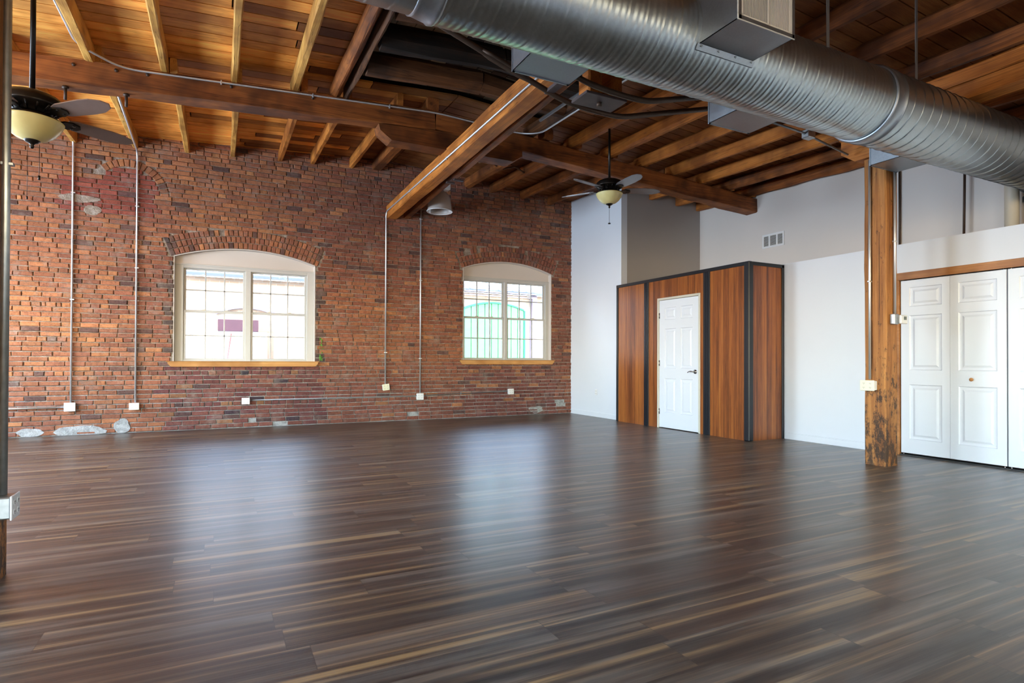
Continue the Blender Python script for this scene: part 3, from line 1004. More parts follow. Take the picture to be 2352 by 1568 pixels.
cb = thing('timber_crossbeam', (0, 0, 0), 'orange double timber beam running from brick wall toward the duct', 'beam')
timber('beam_length', (2.692, 2.2, bz - .155), (2.692, Y0 + .01, bz - .235), .185, .232, M['honey_y'], cb, jit=.006)
timber('beam_length', (2.835, 2.2, bz - .12), (2.955, Y0 + .01, bz - .20), .095, .19, M['old_y'], cb, jit=.006)
b = MB()
for z_ in (bz - .262,):
    b.box(2.78, 2.90, 7.50, 7.545, z_ - .008, z_ + .014, .003); b.box(2.86, 3.00, 7.43, 7.475, z_ + .02, z_ + .045, .003)
b.build('steel_strap', M['plate'], cb)
for (y_, z_) in ((5.35, bz - .09), (5.75, bz - .13), (7.6, bz - .18), (9.1, bz - .12)):
    b = MB(); b.tube([(2.60, y_, z_), (2.615, y_, z_)], .022, 8)
    b.build('knot_hole', M['slot'], cb)

# suspended post, plate and truss rods where a column was taken out
hp = thing('hanging_post', (2.55, 3.64, 3.06), 'stub of timber post hanging above a steel plate behind the duct', 'post')
timber('post_length', (-.055, .07, 0), (-.055, .07, .53), .125, .145, M['honey_y'], hp)
timber('post_length', (.13, .07, .0), (.13, .07, .53), .125, .15, M['honey_y'], hp)
b = MB(); b.box(-.155, .215, -.105, .105, -.022, -.002, .003)
b.build('bearing_plate', M['plate'], hp)
b = MB(); b.tube([(.03, 0, -.048), (.03, 0, -.02)], .022, 6, True)
b.build('plate_bolt', M['rod'], hp)
tr = thing('truss_rods', (2.6, 3.64, 3.0), 'pair of bent rusty iron tension rods passing under the plate', 'rod')
for yy in (-.165, .155):
    b = MB()
    b.tube([(-3.1, yy, 1.0), (-.83, yy, .255), (-.26, yy, .075), (.0, yy, .048), (.30, yy, .048), (.62, yy, .135), (3.3, yy, .86)], .0215, 10, bend=.10)
    b.build('rod', M['rod'], tr)
    b = MB()
    for s_ in (-.025, .025):
        b.tube([(-.93, yy + s_ * .4, .288), (-.86, yy + s_, .265), (-.62, yy + s_, .188), (-.55, yy + s_ * .4, .165)], .014, 8)
    b.build('turnbuckle', M['rod'], tr)
b = MB(); b.prism([(-.42, .10), (-.36, .30), (-.30, .10)], 'y', -.19, -.14); b.box(-.40, -.34, -.19, .18, .10, .125)
b.build('rod_saddle', M['plate'], tr)

# column-row girder hidden behind the duct, and its bolster on the right column
def gb_z(x): return J(x, 3.63) - .155
g2 = thing('timber_girder', (0, 0, 0), 'timber girder hidden above the duct on the column row', 'beam')
for (xa, xb) in ((-5.0, RIDGE), (RIDGE, 8.30)):
    timber('girder_length', (xa, 3.64, gb_z(xa)), (xb, 3.64, gb_z(xb)), .20, .145, M['old_x'], g2)
ex = thing('timber_girder', (6.15, 4.02, 3.46), 'stacked bright orange double beam above the duct at far right', 'beam')
timber('beam_length', (0, 0, 0), (0, -3.7, 0), .24, .148, M['honey_y'], ex, jit=.006)
timber('beam_length', (.006, 0, .158), (.006, -3.7, .158), .232, .135, M['honey_y'], ex, jit=.006)
b = MB()
b.prism([(3.98, 3.45), (3.98, 3.30), (3.83, 3.19), (3.35, 3.19), (3.24, 3.28), (3.24, 3.45)], 'x', 6.00, 6.25)
b.build('timber_bolster', M['honey_y'], label='orange bolster block on top of the right column, chamfered end visible', cat='beam')

# joists
def joist(x, ya, yb, mat, label, w=.075, h=JD - .003, group=None, off=0.0, rough=.0, jit=.005, name='ceiling_joist'):
    o = timber(name, (x, ya, J(x, ya) + off), (x, yb, J(x, yb) + off), w, h, mat, None, label, 'joist', group, roundness=rough, jit=jit)
    return o
yb = Y0 + .012
back = [(-2.55, 'new_y'), (-1.84, 'new_y'), (-1.11, 'new_y'), (-.45, 'new_y'), (.17, 'new_y'), (.86, 'honey_y'), (1.36, 'honey_y'), (1.99, 'honey_y')]
for i, (x, mt) in enumerate(back):
    joist(x, GA0 + .01, yb, M[mt], 'joist meeting the brick wall left of the crossbeam, %s from left' % ORD[i], w=.07, group='joists between girder and brick wall, left side')
joist(2.42, GA0 + .01, yb, M['old_y'], 'weathered wide joist touching brick wall just left of the crossbeam', w=.15)
for i, (x, wd) in enumerate(((4.13, .14), (4.63, .11), (5.28, .10), (5.90, .09))):
    joist(x, GA0 + .01, yb, M['old_y'], 'dark old joist resting on brick wall right of crossbeam, %s from the dome lamp' % ORD[i], w=wd, rough=.4, group='joists between girder and brick wall, right side')
joist(6.47, 7.27, 9.98, M['old_y'], 'old joist lying along the top of the narrow white wall', w=.08, off=-.02)
for i, x in enumerate((7.10, 7.73, 8.25)):
    joist(x, GA0 + .01, 8.37, M['honey_y'], 'short joist end over the taupe wall, %s from left' % ORD[i], w=.09, off=-.01)
front = [(-1.17, 'new_y', .085), (-.53, 'new_y', .07), (.13, 'new_y', .07), (.76, 'new_y', .075)]
for i, (x, mt, wd) in enumerate(front):
    joist(x, 3.76, GA1 - .01, M[mt], 'pale pine joist at top left in front of the girder, %s from left' % ORD[i], w=wd)
joist(1.205, 3.76, GA0 + .12, M['old_y'], 'rounded orange log joist at left edge of the blackened ceiling bay', w=.105, rough=1.0)
joist(1.335, 3.9, GA0 + .05, M['dark_y'], 'thin splintered dark joist beside the orange log joist', w=.045, off=-.012, jit=.012, rough=.4)
# cross timbers inside the blackened bay
for i, (y_, mt, wd, zz) in enumerate(((4.37, 'dark_x', .19, .02), (4.98, 'dark_x', .20, .0), (5.60, 'char_x', .21, -.02), (6.20, 'dark_x', .22, -.03))):
    b = MB()
    xa, xb = 1.385, 3.83
    timber_geo(b, (xa, y_, J(xa, y_) + zz), (RIDGE, y_, J(RIDGE, y_) + zz), wd, .245, seed=40 + i, jit=.012, roundness=.9 if i in (2, 3) else .2)
    timber_geo(b, (RIDGE, y_, J(RIDGE, y_) + zz), (xb, y_, J(xb, y_) + zz), wd, .245, seed=50 + i, jit=.012, roundness=.9 if i in (2, 3) else .2)
    b.build('timber_crosspiece', M[mt], label='blackened cross timber in the dark ceiling bay, %s nearest the brick wall' % ORD[3 - i], cat='beam', group='cross timbers of the blackened bay')
joist(3.88, 3.76, GA1 - .01, M['dark_y'], 'dark joist closing the right side of the blackened bay', w=.10, rough=.4)
for i, (x, wd, mt) in enumerate(((4.56, .11, 'honey_y'), (5.20, .11, 'honey_y'), (5.84, .10, 'honey_y'), (6.48, .10, 'honey_y'), (7.10, .10, 'honey_y'), (7.68, .15, 'old_y'), (8.20, .14, 'old_y'))):
    joist(x, 3.76, GA1 - .01, M[mt], 'front joist between girder and duct, %s from the blackened bay' % ORD[i],
          w=wd, rough=.5 if i < 5 else 1.0, jit=.006 if i < 5 else .014, group='joists right of the far fan')
for i, (x, wd) in enumerate(((4.10, .10), (4.80, .12), (5.53, .13), (6.25, .12), (6.85, .1), (7.45, .1), (8.05, .1))):
    joist(x, -4.2, 3.64, M['old_y'], 'brown joist above the duct at upper right, %s from the grille' % ORD[i], w=wd, rough=.7, group='joists above the duct')
# crossed bridging between joists
for (xa, xb, yy, wh) in ((.90, 1.33, 7.9, 'left of the bolster, leftmost'), (1.40, 1.96, 7.9, 'left of the bolster, nearer the crossbeam'), (3.75, 4.06, 8.6, 'right of the crossbeam, nearer the dome lamp'), (4.2, 4.57, 8.6, 'right of the crossbeam, nearer the far fan')):
    b = MB()
    for s_ in (0, 1):
        z0, z1 = (J(xa, yy) + .02, J(xb, yy) + .15) if s_ else (J(xa, yy) + .15, J(xb, yy) + .02)
        b.tube([(xa, yy + s_ * .04, z0), (xb, yy + s_ * .04, z1)], .014, 4)
    b.build('cross_bridging', M['dark_x'], label='X-shaped bridging between joists, ' + wh, cat='strut', group='cross bridging near the girder')

# ------------------------------------------------------------------ columns
cl = thing('timber_column', (6.145, 3.645, 0), 'worn square timber column in front of closet at right', 'column')
b = MB(); timber_geo(b, (0, 0, 0), (0, 0, 3.185), .205, .22, jit=.006, ch=.010, seed=12)
# the section is laid out about its bottom edge; recentre on the axis
ys = [v[1] for v in b.v]; dy = (max(ys) + min(ys)) / 2
b.v = [(v[0], v[1] - dy, v[2]) for v in b.v]
b.build('shaft', M['column'], cl)
b = MB(); b.box(-.1045, -.1015, .03, .034, .3, 2.9); b.box(-.1045, -.102, -.045, -.043, .9, 2.4)
b.build('drying_crack', M['slot'], cl)
c2 = thing('timber_column', (-1.06, 3.60, 0), 'timber column cut off by the left edge of the photo', 'column')
b = MB(); timber_geo(b, (0, 0, 0), (0, 0, gb_z(-1.06) - .03), .24, .22, jit=.006, ch=.010, seed=13)
ys = [v[1] for v in b.v]; dy = (max(ys) + min(ys)) / 2
b.v = [(v[0], v[1] - dy, v[2]) for v in b.v]
b.build('shaft', M['column'], c2)

# ------------------------------------------------------------------ conduits and outlets
def clips(mb, pts):
    for (p, ax) in pts:
        x, y, z = p
        if ax == 'z': mb.box(x - .022, x + .030, y - .012, y + .014, z - .008, z + .008, .003)
        else: mb.box(x - .008, x + .008, y - .012, y + .014, z - .022, z + .022, .003)
def conduit(label, pts, r=.0125, bend=.09, cl_=(), mat='conduit', name='wall_conduit', group=None):
    o = pts[0]
    e = thing(name, o, label, 'conduit', group)
    b = MB(); b.tube([(p[0] - o[0], p[1] - o[1], p[2] - o[2]) for p in pts], r, 10, bend=bend)
    b.build('pipe', M[mat], e)
    for p, ax in cl_:
        b = MB(); clips(b, [((p[0] - o[0], p[1] - o[1], p[2] - o[2]), ax)])
        b.build('strap_clip', M[mat], e)
    return e
YC = Y0 - .018
xA, xB, xC, xD = -1.845, -1.085, 2.585, 3.215
conduit('steel conduit nearest the left edge, dropping to a grey outlet box', [(xA, YC, .46), (xA, YC, 4.06), (xA, YC - .03, 4.15)], cl_=[((xA, YC, 3.4), 'z'), ((xA, YC, 1.9), 'z')])
conduit('steel conduit from ceiling to cream outlet left of left window', [(xB, YC, .44), (xB, YC, 3.98), (xB + .0, YC - .05, 4.10), (xB + .045, GA1 + .02, J(xB, GA1) + .03)], bend=.06,
        cl_=[((xB, YC, 3.3), 'z'), ((xB, YC, 2.4), 'z')])
conduit('steel conduit running down the crossbeam and wall to tilted cream outlet', [(xC, YC, .64), (xC, YC, bz - .20), (2.588, Y0 - .06, bz - .12), (2.588, 4.6, bz - .12)], bend=.06,
        cl_=[((2.588, 8.6, bz - .12), 'x'), ((2.588, 7.0, bz - .12), 'x'), ((xC, YC, 1.2), 'z')])
conduit('steel conduit dropping right of the crossbeam to a white outlet', [(xD, YC, .47), (xD, YC, 4.2)], cl_=[((xD, YC, 2.5), 'z'), ((xD, YC, 1.1), 'z'), ((xD, YC, 3.6), 'z')])
conduit('thin dark conduit along the lower brick wall between white outlets', [(.43, YC - .004, .43), (3.15, YC - .004, .435), (4.96, YC - .004, .475)], r=.009, bend=0, mat='strap', cl_=[((1.6, YC - .004, .432), 'x'), ((4.0, YC - .004, .455), 'x')])
conduit('short horizontal conduit from the left edge to grey outlet box', [(-3.6, YC, .388), (-1.90, YC, .397)], bend=0)
gz = lambda x: girder_z(x) + .215
conduit('conduit bending off a pine joist and running along the girder top', [(-1.222, 3.9, J(-1.2, 3.9) + .02), (-1.222, 6.7, J(-1.2, 6.7) + .02), (-.9, GA0 - .015, gz(-.9)), (2.45, GA0 - .015, gz(2.45) + .005), (3.68, GA0 - .015, gz(3.68)), (3.83, 6.75, J(3.8, 6.7) - .065), (3.83, 4.2, J(3.8, 4.2) - .065)], r=.011, bend=.16,
        cl_=[((0.0, GA0 - .015, gz(0)), 'x'), ((.95, GA0 - .015, gz(.95)), 'x'), ((1.85, GA0 - .015, gz(1.85)), 'x')])
conduit('grey steel channel running toward the duct beside hanging plate', [(3.60, 6.35, J(3.6, 6.35) - .08), (3.60, 4.3, J(3.6, 4.3) - .06)], r=.020, bend=0, mat='strap')
conduit('conduit crossing under the duct to a junction box by the right column', [(4.6, 3.72, 3.30), (5.14, 3.80, 3.33), (5.9, 3.84, 3.25)], r=.011, bend=.05, mat='strap')
b = MB(); b.box(-.055, .055, -.04, .04, -.04, .04, .006)
b.build('junction_box', M['boxm'], loc=None, label='small square junction box on conduit under the duct', cat='junction box').location = (5.22, 3.80, 3.325)
conduit('steel conduit on the left face of the right column', [(6.022, 3.685, .885), (6.022, 3.685, 3.16)], cl_=[((6.022, 3.685, 1.9), 'z')])
conduit('steel conduit on the front face of right column above the thermostat', [(6.165, 3.517, 1.56), (6.165, 3.517, 3.16)], cl_=[((6.165, 3.517, 2.3), 'z')])
conduit('thin dark conduit behind the right column on upper wall', [(8.28, 4.66, 2.37), (8.28, 4.66, 3.9)], mat='rod')
conduit('dark vertical rod in front of the upper wall at far right', [(8.2, 3.86, 2.37), (8.2, 3.84, 3.9)], r=.014, mat='rod', bend=0)
conduit('thick conduit down the right face of the cut-off left column', [(-.915, 3.56, .42), (-.915, 3.56, 3.6)], r=.017, mat='boxm', cl_=[((-.915, 3.56, 2.0), 'z')])

def slots(e, mb_dark, cx, cz, y, w=.05):
    pass
def outlet(label, x, z, mat, w=.105, h=.105, d=.055, rz=0.0, tilt=0.0, y=YC + .012, box='plastic_w'):
    e = thing('electrical_outlet', (x, y, z), label, 'outlet', rz=rz)
    e.rotation_euler = (0, tilt, rz)
    b = MB(); b.box(-w / 2 + .006, w / 2 - .006, -d, .004, -h / 2 + .006, h / 2 - .006, .006)
    b.build('back_box', M[box], e)
    b = MB(); b.box(-w / 2, w / 2, -d - .007, -d + .001, -h / 2, h / 2, .003)
    b.build('cover_plate', M[mat], e)
    for sx in (-1, 1):
        for sz in (-1, 1):
            b = MB(); cx, cz = sx * w * .22, sz * h * .20
            b.smooth = False
            b.prism([(cx + .017 * math.cos(t * PI / 6), cz + .0145 * math.sin(t * PI / 6)) for t in range(12)], 'y', -d - .0095, -d - .006)
            r = b.build('receptacle', M[mat], e)
            b = MB()
            b.box(cx - .007, cx - .0045, -d - .0103, -d - .0085, cz - .002, cz + .007); b.box(cx + .0045, cx + .007, -d - .0103, -d - .0085, cz - .002, cz + .007)
            b.box(cx - .002, cx + .002, -d - .0103, -d - .0085, cz - .009, cz - .005)
            b.build('slot', M['slot'], r)
    return e
outlet('grey metal outlet box at the foot of the leftmost conduit', xA - .005, .40, 'plastic_w', .13, .12, .05, box='boxm')
outlet('cream outlet left of left window at foot of conduit', xB - .01, .385, 'plastic_c', .125, .10, .06)
outlet('white outlet on brick directly below the left window', .375, .42, 'plastic_w', .115, .10, .05)
outlet('tilted cream outlet at the foot of the crossbeam conduit', xC + .005, .597, 'plastic_c', .12, .11, .05, tilt=-.12)
outlet('white outlet at the foot of conduit right of the crossbeam', xD - .01, .42, 'plastic_w', .125, .115, .05)
outlet('white outlet on brick below the right window', 5.02, .472, 'plastic_w', .115, .11, .05)
o = outlet('white outlet low on the narrow white wall', 6.418, .47, 'plastic_w', .07, .11, .006, rz=-PI / 2, y=9.12)
o = outlet('cream outlet on the right column', 6.038, .822, 'plastic_c', .15, .108, .05, rz=-PI / 2, y=3.69)
o = outlet('white outlet on left edge column, seen side-on', -.935, .365, 'plastic_w', .125, .115, .065, rz=PI / 2, y=3.55, box='boxm')
th = thing('thermostat', (6.205, 3.535, 1.50), 'small thermostat on a blue-grey box on the right column', 'thermostat')
b = MB(); b.box(-.10, -.02, -.05, 0, -.05, .055, .006); b.build('mounting_box', M['boxm'], th)
b = MB(); b.box(-.035, .085, -.075, -.045, -.045, .045, .008); b.build('housing', M['plastic_w'], th)
b = MB(); b.box(.015, .06, -.078, -.074, -.005, .03); b.build('display', M['screen'], th)

# ------------------------------------------------------------------ wood-panelled room with white door
FX, SY, EY, PZ = 6.32, 5.48, 8.365, 2.41
rm = thing('panelled_enclosure', (0, 0, 0), 'wood-panelled box room with black trim and a white door', 'room divider')
DY0, DY1 = 6.375, 7.265        # door opening
def ppanel(y0, y1, z0=0.0, z1=PZ - .05):
    b = MB(); b.box(FX, FX + .04, y0, y1, z0, z1); b.build('wood_panel', M['panel'], rm)
ppanel(7.61, EY - .02); ppanel(DY1, 7.50); ppanel(DY0, DY1, 2.07); ppanel(6.29, DY0); ppanel(SY + .07, 6.17)
b = MB(); b.box(FX + .05, 6.98, SY, SY + .04, 0, PZ - .045); b.build('wood_panel', M['panel'], rm)
for (y0, y1) in ((EY - .05, EY), (7.50, 7.615), (6.165, 6.292)):
    b = MB(); b.box(FX - .012, FX + .045, y0, y1, 0, PZ - .03, .003)
    for k in (.35, .65): b.box(FX - .016, FX - .011, y0 + (y1 - y0) * k - .006, y0 + (y1 - y0) * k + .006, 0, PZ - .03)
    b.build('black_post', M['black'], rm)
b = MB(); b.box(FX - .02, FX + .07, SY - .02, SY + .075, 0, PZ, .012); b.build('corner_post', M['black'], rm)
b = MB(); b.box(6.955, 7.0, SY - .015, SY + .045, 0, PZ - .01, .004); b.build('black_post', M['black'], rm)
b = MB(); b.box(FX - .015, FX + .05, SY + .07, EY, PZ - .05, PZ, .004); b.box(FX + .065, 7.0, SY - .015, SY + .045, PZ - .05, PZ - .002, .004); b.build('top_rail', M['black'], rm)
b = MB(); b.box(FX + .045, 6.999, SY + .045, EY, PZ - .045, PZ - .03); b.build('roof_panel', M['black'], rm)
b = MB()
b.box(FX - .012, FX + .06, DY0 - .022, DY0 + .014, 0, 2.075, .004); b.box(FX - .012, FX + .06, DY1 - .014, DY1 + .022, 0, 2.075, .004)
b.box(FX - .012, FX + .06, DY0, DY1, 2.040, 2.075, .004)
b.build('door_jamb', M['jamb'], rm)

def panel_door(mb, W_, H_, T, panels):
    """door leaf in local coords: u in [0,W_] along x, z up, front face toward -y; panels = [(u0,u1,z0,z1)]"""
    us = sorted({0, W_} | {p[0] for p in panels} | {p[1] for p in panels})
    zs = sorted({0, H_} | {p[2] for p in panels} | {p[3] for p in panels})
    for i in range(len(us) - 1):
        for j in range(len(zs) - 1):
            u0, u1, z0, z1 = us[i], us[i + 1], zs[j], zs[j + 1]
            um, zm = (u0 + u1) / 2, (z0 + z1) / 2
            hit = any(p[0] < um < p[1] and p[2] < zm < p[3] for p in panels)
            if not hit:
                mb.add([(u0, 0, z0), (u1, 0, z0), (u1, 0, z1), (u0, 0, z1)], [(0, 1, 2, 3)])
            else:
                rings = [(0, 0), (.007, .010), (.020, .012), (.034, .012), (.056, .003)]
                vs = []
                for k, d in rings:
                    vs += [(u0 + k, d, z0 + k), (u1 - k, d, z0 + k), (u1 - k, d, z1 - k), (u0 + k, d, z1 - k)]
                fs = []
                for r in range(len(rings) - 1):
                    for q in range(4):
                        fs.append((r * 4 + q, r * 4 + (q + 1) % 4, r * 4 + 4 + (q + 1) % 4, r * 4 + 4 + q))
                n = (len(rings) - 1) * 4
                fs.append((n, n + 1, n + 2, n + 3))
                mb.add(vs, fs)
    mb.add([(0, T, 0), (W_, T, 0), (W_, T, H_), (0, T, H_), (0, 0, 0), (W_, 0, 0), (W_, 0, H_), (0, 0, H_)],
           [(3, 2, 1, 0), (0, 1, 5, 4), (2, 3, 7, 6), (0, 4, 7, 3), (1, 2, 6, 5)])
def six(W_, H_):
    s = W_ * .145; mid = W_ * .12
    u = [(s, W_ / 2 - mid / 2), (W_ / 2 + mid / 2, W_ - s)]
    return [(a, c, z0 * H_, z1 * H_) for a, c in u for z0, z1 in ((.845, .94), (.465, .775), (.118, .385))]
# local x runs toward -y in the world, local -y points into the room (-x)
dr = bpy.data.objects.new('door_leaf', None); COL.objects.link(dr); dr.parent = rm
dr.location = (FX + .005, DY1 - .016, .012); dr.rotation_euler = (0, 0, -PI / 2)
bpy.data.objects.remove(dr)
def leaf(name, W_, H_, T, panels, par, loc):
    b = MB(); panel_door(b, W_, H_, T, panels)
    o = b.build(name, M['door'], par)
    o.location = loc; o.rotation_euler = (0, 0, -PI / 2)
    return o
DW = DY1 - DY0 - .032
lf = leaf('door', DW, 2.02, .04, six(DW, 2.02), rm, (FX + .004, DY1 - .016, .014))
b = MB()
b.tube([(DW - .065, .002, .895), (DW - .065, -.012, .895)], .031, 20); b.tube([(DW - .065, -.01, .895), (DW - .065, -.05, .895)], .011, 12)
b.tube([(DW - .065, -.048, .895), (DW - .11, -.052, .903), (DW - .155, -.05, .896), (DW - .185, -.046, .882)], lambda u: .010 - .004 * u, 10, bend=.03)
b.build('lever_handle', M['chrome'], lf)
b = MB(); b.box(DW - .003, DW + .001, -.002, .03, .86, .93); b.build('latch_plate', M['bronze'], lf)
for hz in (.25, 1.02, 1.78):
    b = MB(); b.tube([(-.006, -.006, hz - .045), (-.006, -.006, hz + .045)], .0075, 10); b.box(-.012, .012, -.003, 0, hz - .045, hz + .045)
    b.build('hinge', M['chrome'], lf)

# ------------------------------------------------------------------ folding closet doors
b = MB(); b.box(6.982, 7.001, DOOR_Y0 - .03, DOOR_Y1 + .03, 2.005, 2.088, .003)
b.box(6.99, 7.03, DOOR_Y1 + .002, DOOR_Y1 + .030, 0, 2.005, .003)
struct('trim_1', b, M['header'], label='honey wood trim over and beside the white closet doors')
def bifold(name, y1, label, knob=True):
    e = thing(name, (7.012, y1, .03), label, 'door', kind='structure')
    e.rotation_euler = (0, 0, -PI / 2)
    W_ = .500
    for i in (0, 1):
        b = MB(); s = .078
        panel_door(b, W_, 1.965, .032, [(s + (.012 if i == 0 else -.0), W_ - s, z0, z1) for z0, z1 in ((1.665, 1.885), (.945, 1.565), (.16, .78))])
        o = b.build('door_leaf', M['door'], e)
        o.location = (i * (W_ + .002), 0, 0)
        if i == 1 and knob:
            k = MB()
            pr = [(.0, -.036), (.012, -.035), (.019, -.026), (.017, -.016), (.009, -.008), (.010, 0)]
            n = 16; vs = []; fs = []
            for r, y in pr:
                for q in range(n): vs.append((.205 + r * math.cos(2 * PI * q / n), y, .855 + r * math.sin(2 * PI * q / n)))
            for r in range(len(pr) - 1):
                for q in range(n): fs.append((r * n + q, r * n + (q + 1) % n, r * n + n + (q + 1) % n, r * n + n + q))
            k.smooth = True; k.add(vs, fs)
            kk = k.build('door_knob', M['knob'], o)
    b = MB()
    for u in (.02, W_ * 2 - .02): b.tube([(u, .016, -.03), (u, .016, .0)], .006, 8); b.tube([(u, .016, 1.96), (u, .016, 1.98)], .006, 8)
    b.build('pivot_pin', M['chrome'], e)
    return e
bifold('door_1', DOOR_Y1 - .008, 'white folding closet door nearest the column with wooden knob')
bifold('door_2', DOOR_Y1 - 1.024, 'white folding closet door cut off by the right edge')
b = MB(); b.box(7.0, 7.06, DOOR_Y0, DOOR_Y1, 0, .012); struct('trim_2', b, M['slot'], label='dark strip under the closet doors')

# wall register, pvc pipe, black pipe
e = thing('wall_vent', (8.308, 6.70, 3.108), 'white three-part air vent high on the right wall', 'vent', rz=-PI / 2)
b = MB(); w_, h_ = .43, .235
b.box(-w_ / 2, w_ / 2, -.012, 0, -h_ / 2, -h_ / 2 + .032, .003); b.box(-w_ / 2, w_ / 2, -.012, 0, h_ / 2 - .032, h_ / 2, .003)
for k in (-w_ / 2, -w_ / 2 + .125, w_ / 2 - .155, w_ / 2 - .032): b.box(k, k + .030, -.012, 0, -h_ / 2 + .03, h_ / 2 - .03, .003)
b.build('frame', M['plastic_w'], e)
b = MB()
for k in range(9):
    zz = -h_ / 2 + .042 + k * (h_ - .08) / 8
    b.add([(-w_ / 2 + .02, -.008, zz - .006), (w_ / 2 - .02, -.008, zz - .006), (w_ / 2 - .02, -.001, zz + .006), (-w_ / 2 + .02, -.001, zz + .006)], [(0, 1, 2, 3)])
b.build('louver', M['grille'], e)
b = MB(); b.box(-w_ / 2 + .02, w_ / 2 - .02, -.0012, .0, -h_ / 2 + .02, h_ / 2 - .02); b.build('duct_opening', M['slot'], e)
b = MB(); b.tube([(0, 0, 0), (0, 0, 1.55)], .068, 20)
b.tube([(0, 0, 1.02), (0, 0, 1.12)], .072, 20)
b.build('drain_pipe', M['pvc'], label='cream plastic pipe rising behind the ledge at far right', cat='pipe').location = (8.1, 3.33, 2.365)
b = MB(); b.tube([(0, 0, 0), (0, 0, .62), (.1, .10, .70)], .022, 10, bend=.08); b.tube([(0, 0, .52), (0, 0, .58)], .05, 12)
b.build('vent_pipe', M['blackpipe'], label='black pipe at the extreme right edge behind the ledge', cat='pipe').location = (8.16, 3.205, 2.365)
b = MB(); b.box(-.03, .03, -.02, .02, -.33, .0, .002)
b.build('strap', M['boxm'], None).location = (0, 0, -50)
bpy.data.objects.remove(bpy.data.objects['strap'])

# ------------------------------------------------------------------ spiral duct
DYc, DZc, DR = 2.91, 3.16, .285
dt = thing('air_duct', (0, 0, 0), 'large galvanised spiral air duct crossing under the ceiling', 'duct')
def cyl(mb, xs_rs, n=72, twist=0.0, yc=DYc, zc=DZc):
    vs = []; fs = []
    for x, rf in xs_rs:
        for k in range(n):
            a = 2 * PI * k / n
            r = rf(a) if callable(rf) else rf
            vs.append((x, yc + r * math.cos(a), zc + r * math.sin(a)))
    m_ = len(xs_rs)
    for i in range(m_ - 1):
        for k in range(n):
            fs.append((i * n + k, i * n + (k + 1) % n, (i + 1) * n + (k + 1) % n, (i + 1) * n + k))
    mb.smooth = True; mb.add(vs, fs); mb.smooth = False
def prof(x, a, pitch, seam, rib, nr):
    u = ((x + pitch * a / (2 * PI)) / pitch) % 1.0
    d = min(u, 1 - u) * pitch
    r = seam * math.exp(-(d / .0035) ** 2)
    if rib: r += rib * math.sin(2 * PI * u * nr)
    return r
N = 96
def spiral(x0, x1, step, pitch, seam, rib, nr, R0):
    b = MB(); xs_ = []
    n = int((x1 - x0) / step)
    for i in range(n + 1):
        x = x0 + (x1 - x0) * i / n
        xs_.append((x, (lambda a, x=x: R0 + prof(x, a, pitch, seam, rib, nr))))
    cyl(b, xs_, N)
    return b
spiral(1.02, 4.66, .006, .127, .0028, .0007, 3, DR - .006).build('spiral_section', M['galv'], dt, fix=False)
spiral(4.76, 8.30, .005, .127, .0065, .0, 0, DR + .001).build('spiral_section', M['galv'], dt, fix=False)
b = MB(); cyl(b, [(4.64, DR - .004), (4.64, DR + .012), (4.655, DR + .014), (4.66, DR + .008), (4.765, DR + .008), (4.77, DR + .013), (4.785, DR + .010), (4.785, DR)], N)
b.build('coupling_collar', M['galv_box'], dt, fix=False)
b = MB(); cyl(b, [(.895, .262), (.90, .268), (.915, .266), (1.0, DR - .004), (1.012, DR + .004), (1.03, DR + .001), (1.03, DR - .01)], N)
b.build('reducer', M['galv_box'], dt, fix=False)
b = spiral(-3.0, .90, .0075, .127, .003, .0, 0, .262); b.build('spiral_section', M['galv'], dt, fix=False)
b = MB(); cyl(b, [(8.305, .001), (8.305, DR)], N); cyl(b, [(-3.0, .001), (-3.0, .26)], N); b.build('end_cap', M['galv_box'], dt, fix=False)

def register_box(x0, x1, ya, yb, z0, z1, side):
    """rectangular outlet: ya at duct, yb the open end"""
    b = MB(); t = .004
    b.box(x0, x0 + t, ya, yb, z0, z1); b.box(x1 - t, x1, ya, yb, z0, z1); b.box(x0, x1, ya, yb, z0, z0 + t); b.box(x0, x1, ya, yb, z1 - t, z1)
    o = b.build('outlet_box', M['galv_box'], dt)
    b = MB(); s = 1 if side > 0 else -1
    ye = yb + s * .0
    f = .018
    b.box(x0 - .004, x0 + f, ye - .012, ye, z0 - .004, z1 + .004); b.box(x1 - f, x1 + .004, ye - .012, ye, z0 - .004, z1 + .004)
    b.box(x0, x1, ye - .012, ye, z0 - .004, z0 + f); b.box(x0, x1, ye - .012, ye, z1 - f, z1 + .004)
    b.build('box_flange', M['galv_box'], o)
    return o
for (x0, x1, zb) in ((1.765, 2.215, 3.034), (3.57, 4.035, 3.016), (5.727, 6.17, 3.005)):
    register_box(x0, x1, DYc + .20, 3.505, zb, zb + .30, 1)
ob = register_box(2.633, 3.10, DYc - .20, 2.362, 3.028, 3.33, -1)
b = MB()
b.box(2.625, 3.108, 2.352, 2.360, 3.02, 3.058, .002); b.box(2.625, 3.108, 2.352, 2.360, 3.30, 3.34, .002)
b.box(2.625, 2.668, 2.352, 2.360, 3.05, 3.31, .002); b.box(3.06, 3.108, 2.352, 2.360, 3.05, 3.31, .002); b.box(2.868, 2.885, 2.352, 2.360, 3.05, 3.31, .002)
gf = b.build('register_grille', M['grille'], ob)
b = MB()
n = 34
for k in range(n):
    x = 2.672 + (3.056 - 2.672) * k / (n - 1)
    if 2.862 < x < 2.89: continue
    b.box(x - .0012, x + .0012, 2.353, 2.366, 3.055, 3.305) if x < 2.87 else b.box(x - .0034, x + .0034, 2.353, 2.364, 3.055, 3.305)
for k in range(16):
    zz = 3.065 + k * .015
    b.box(2.668, 2.868, 2.362, 2.366, zz - .001, zz + .001)
b.build('grille_bars', M['grille'], gf)
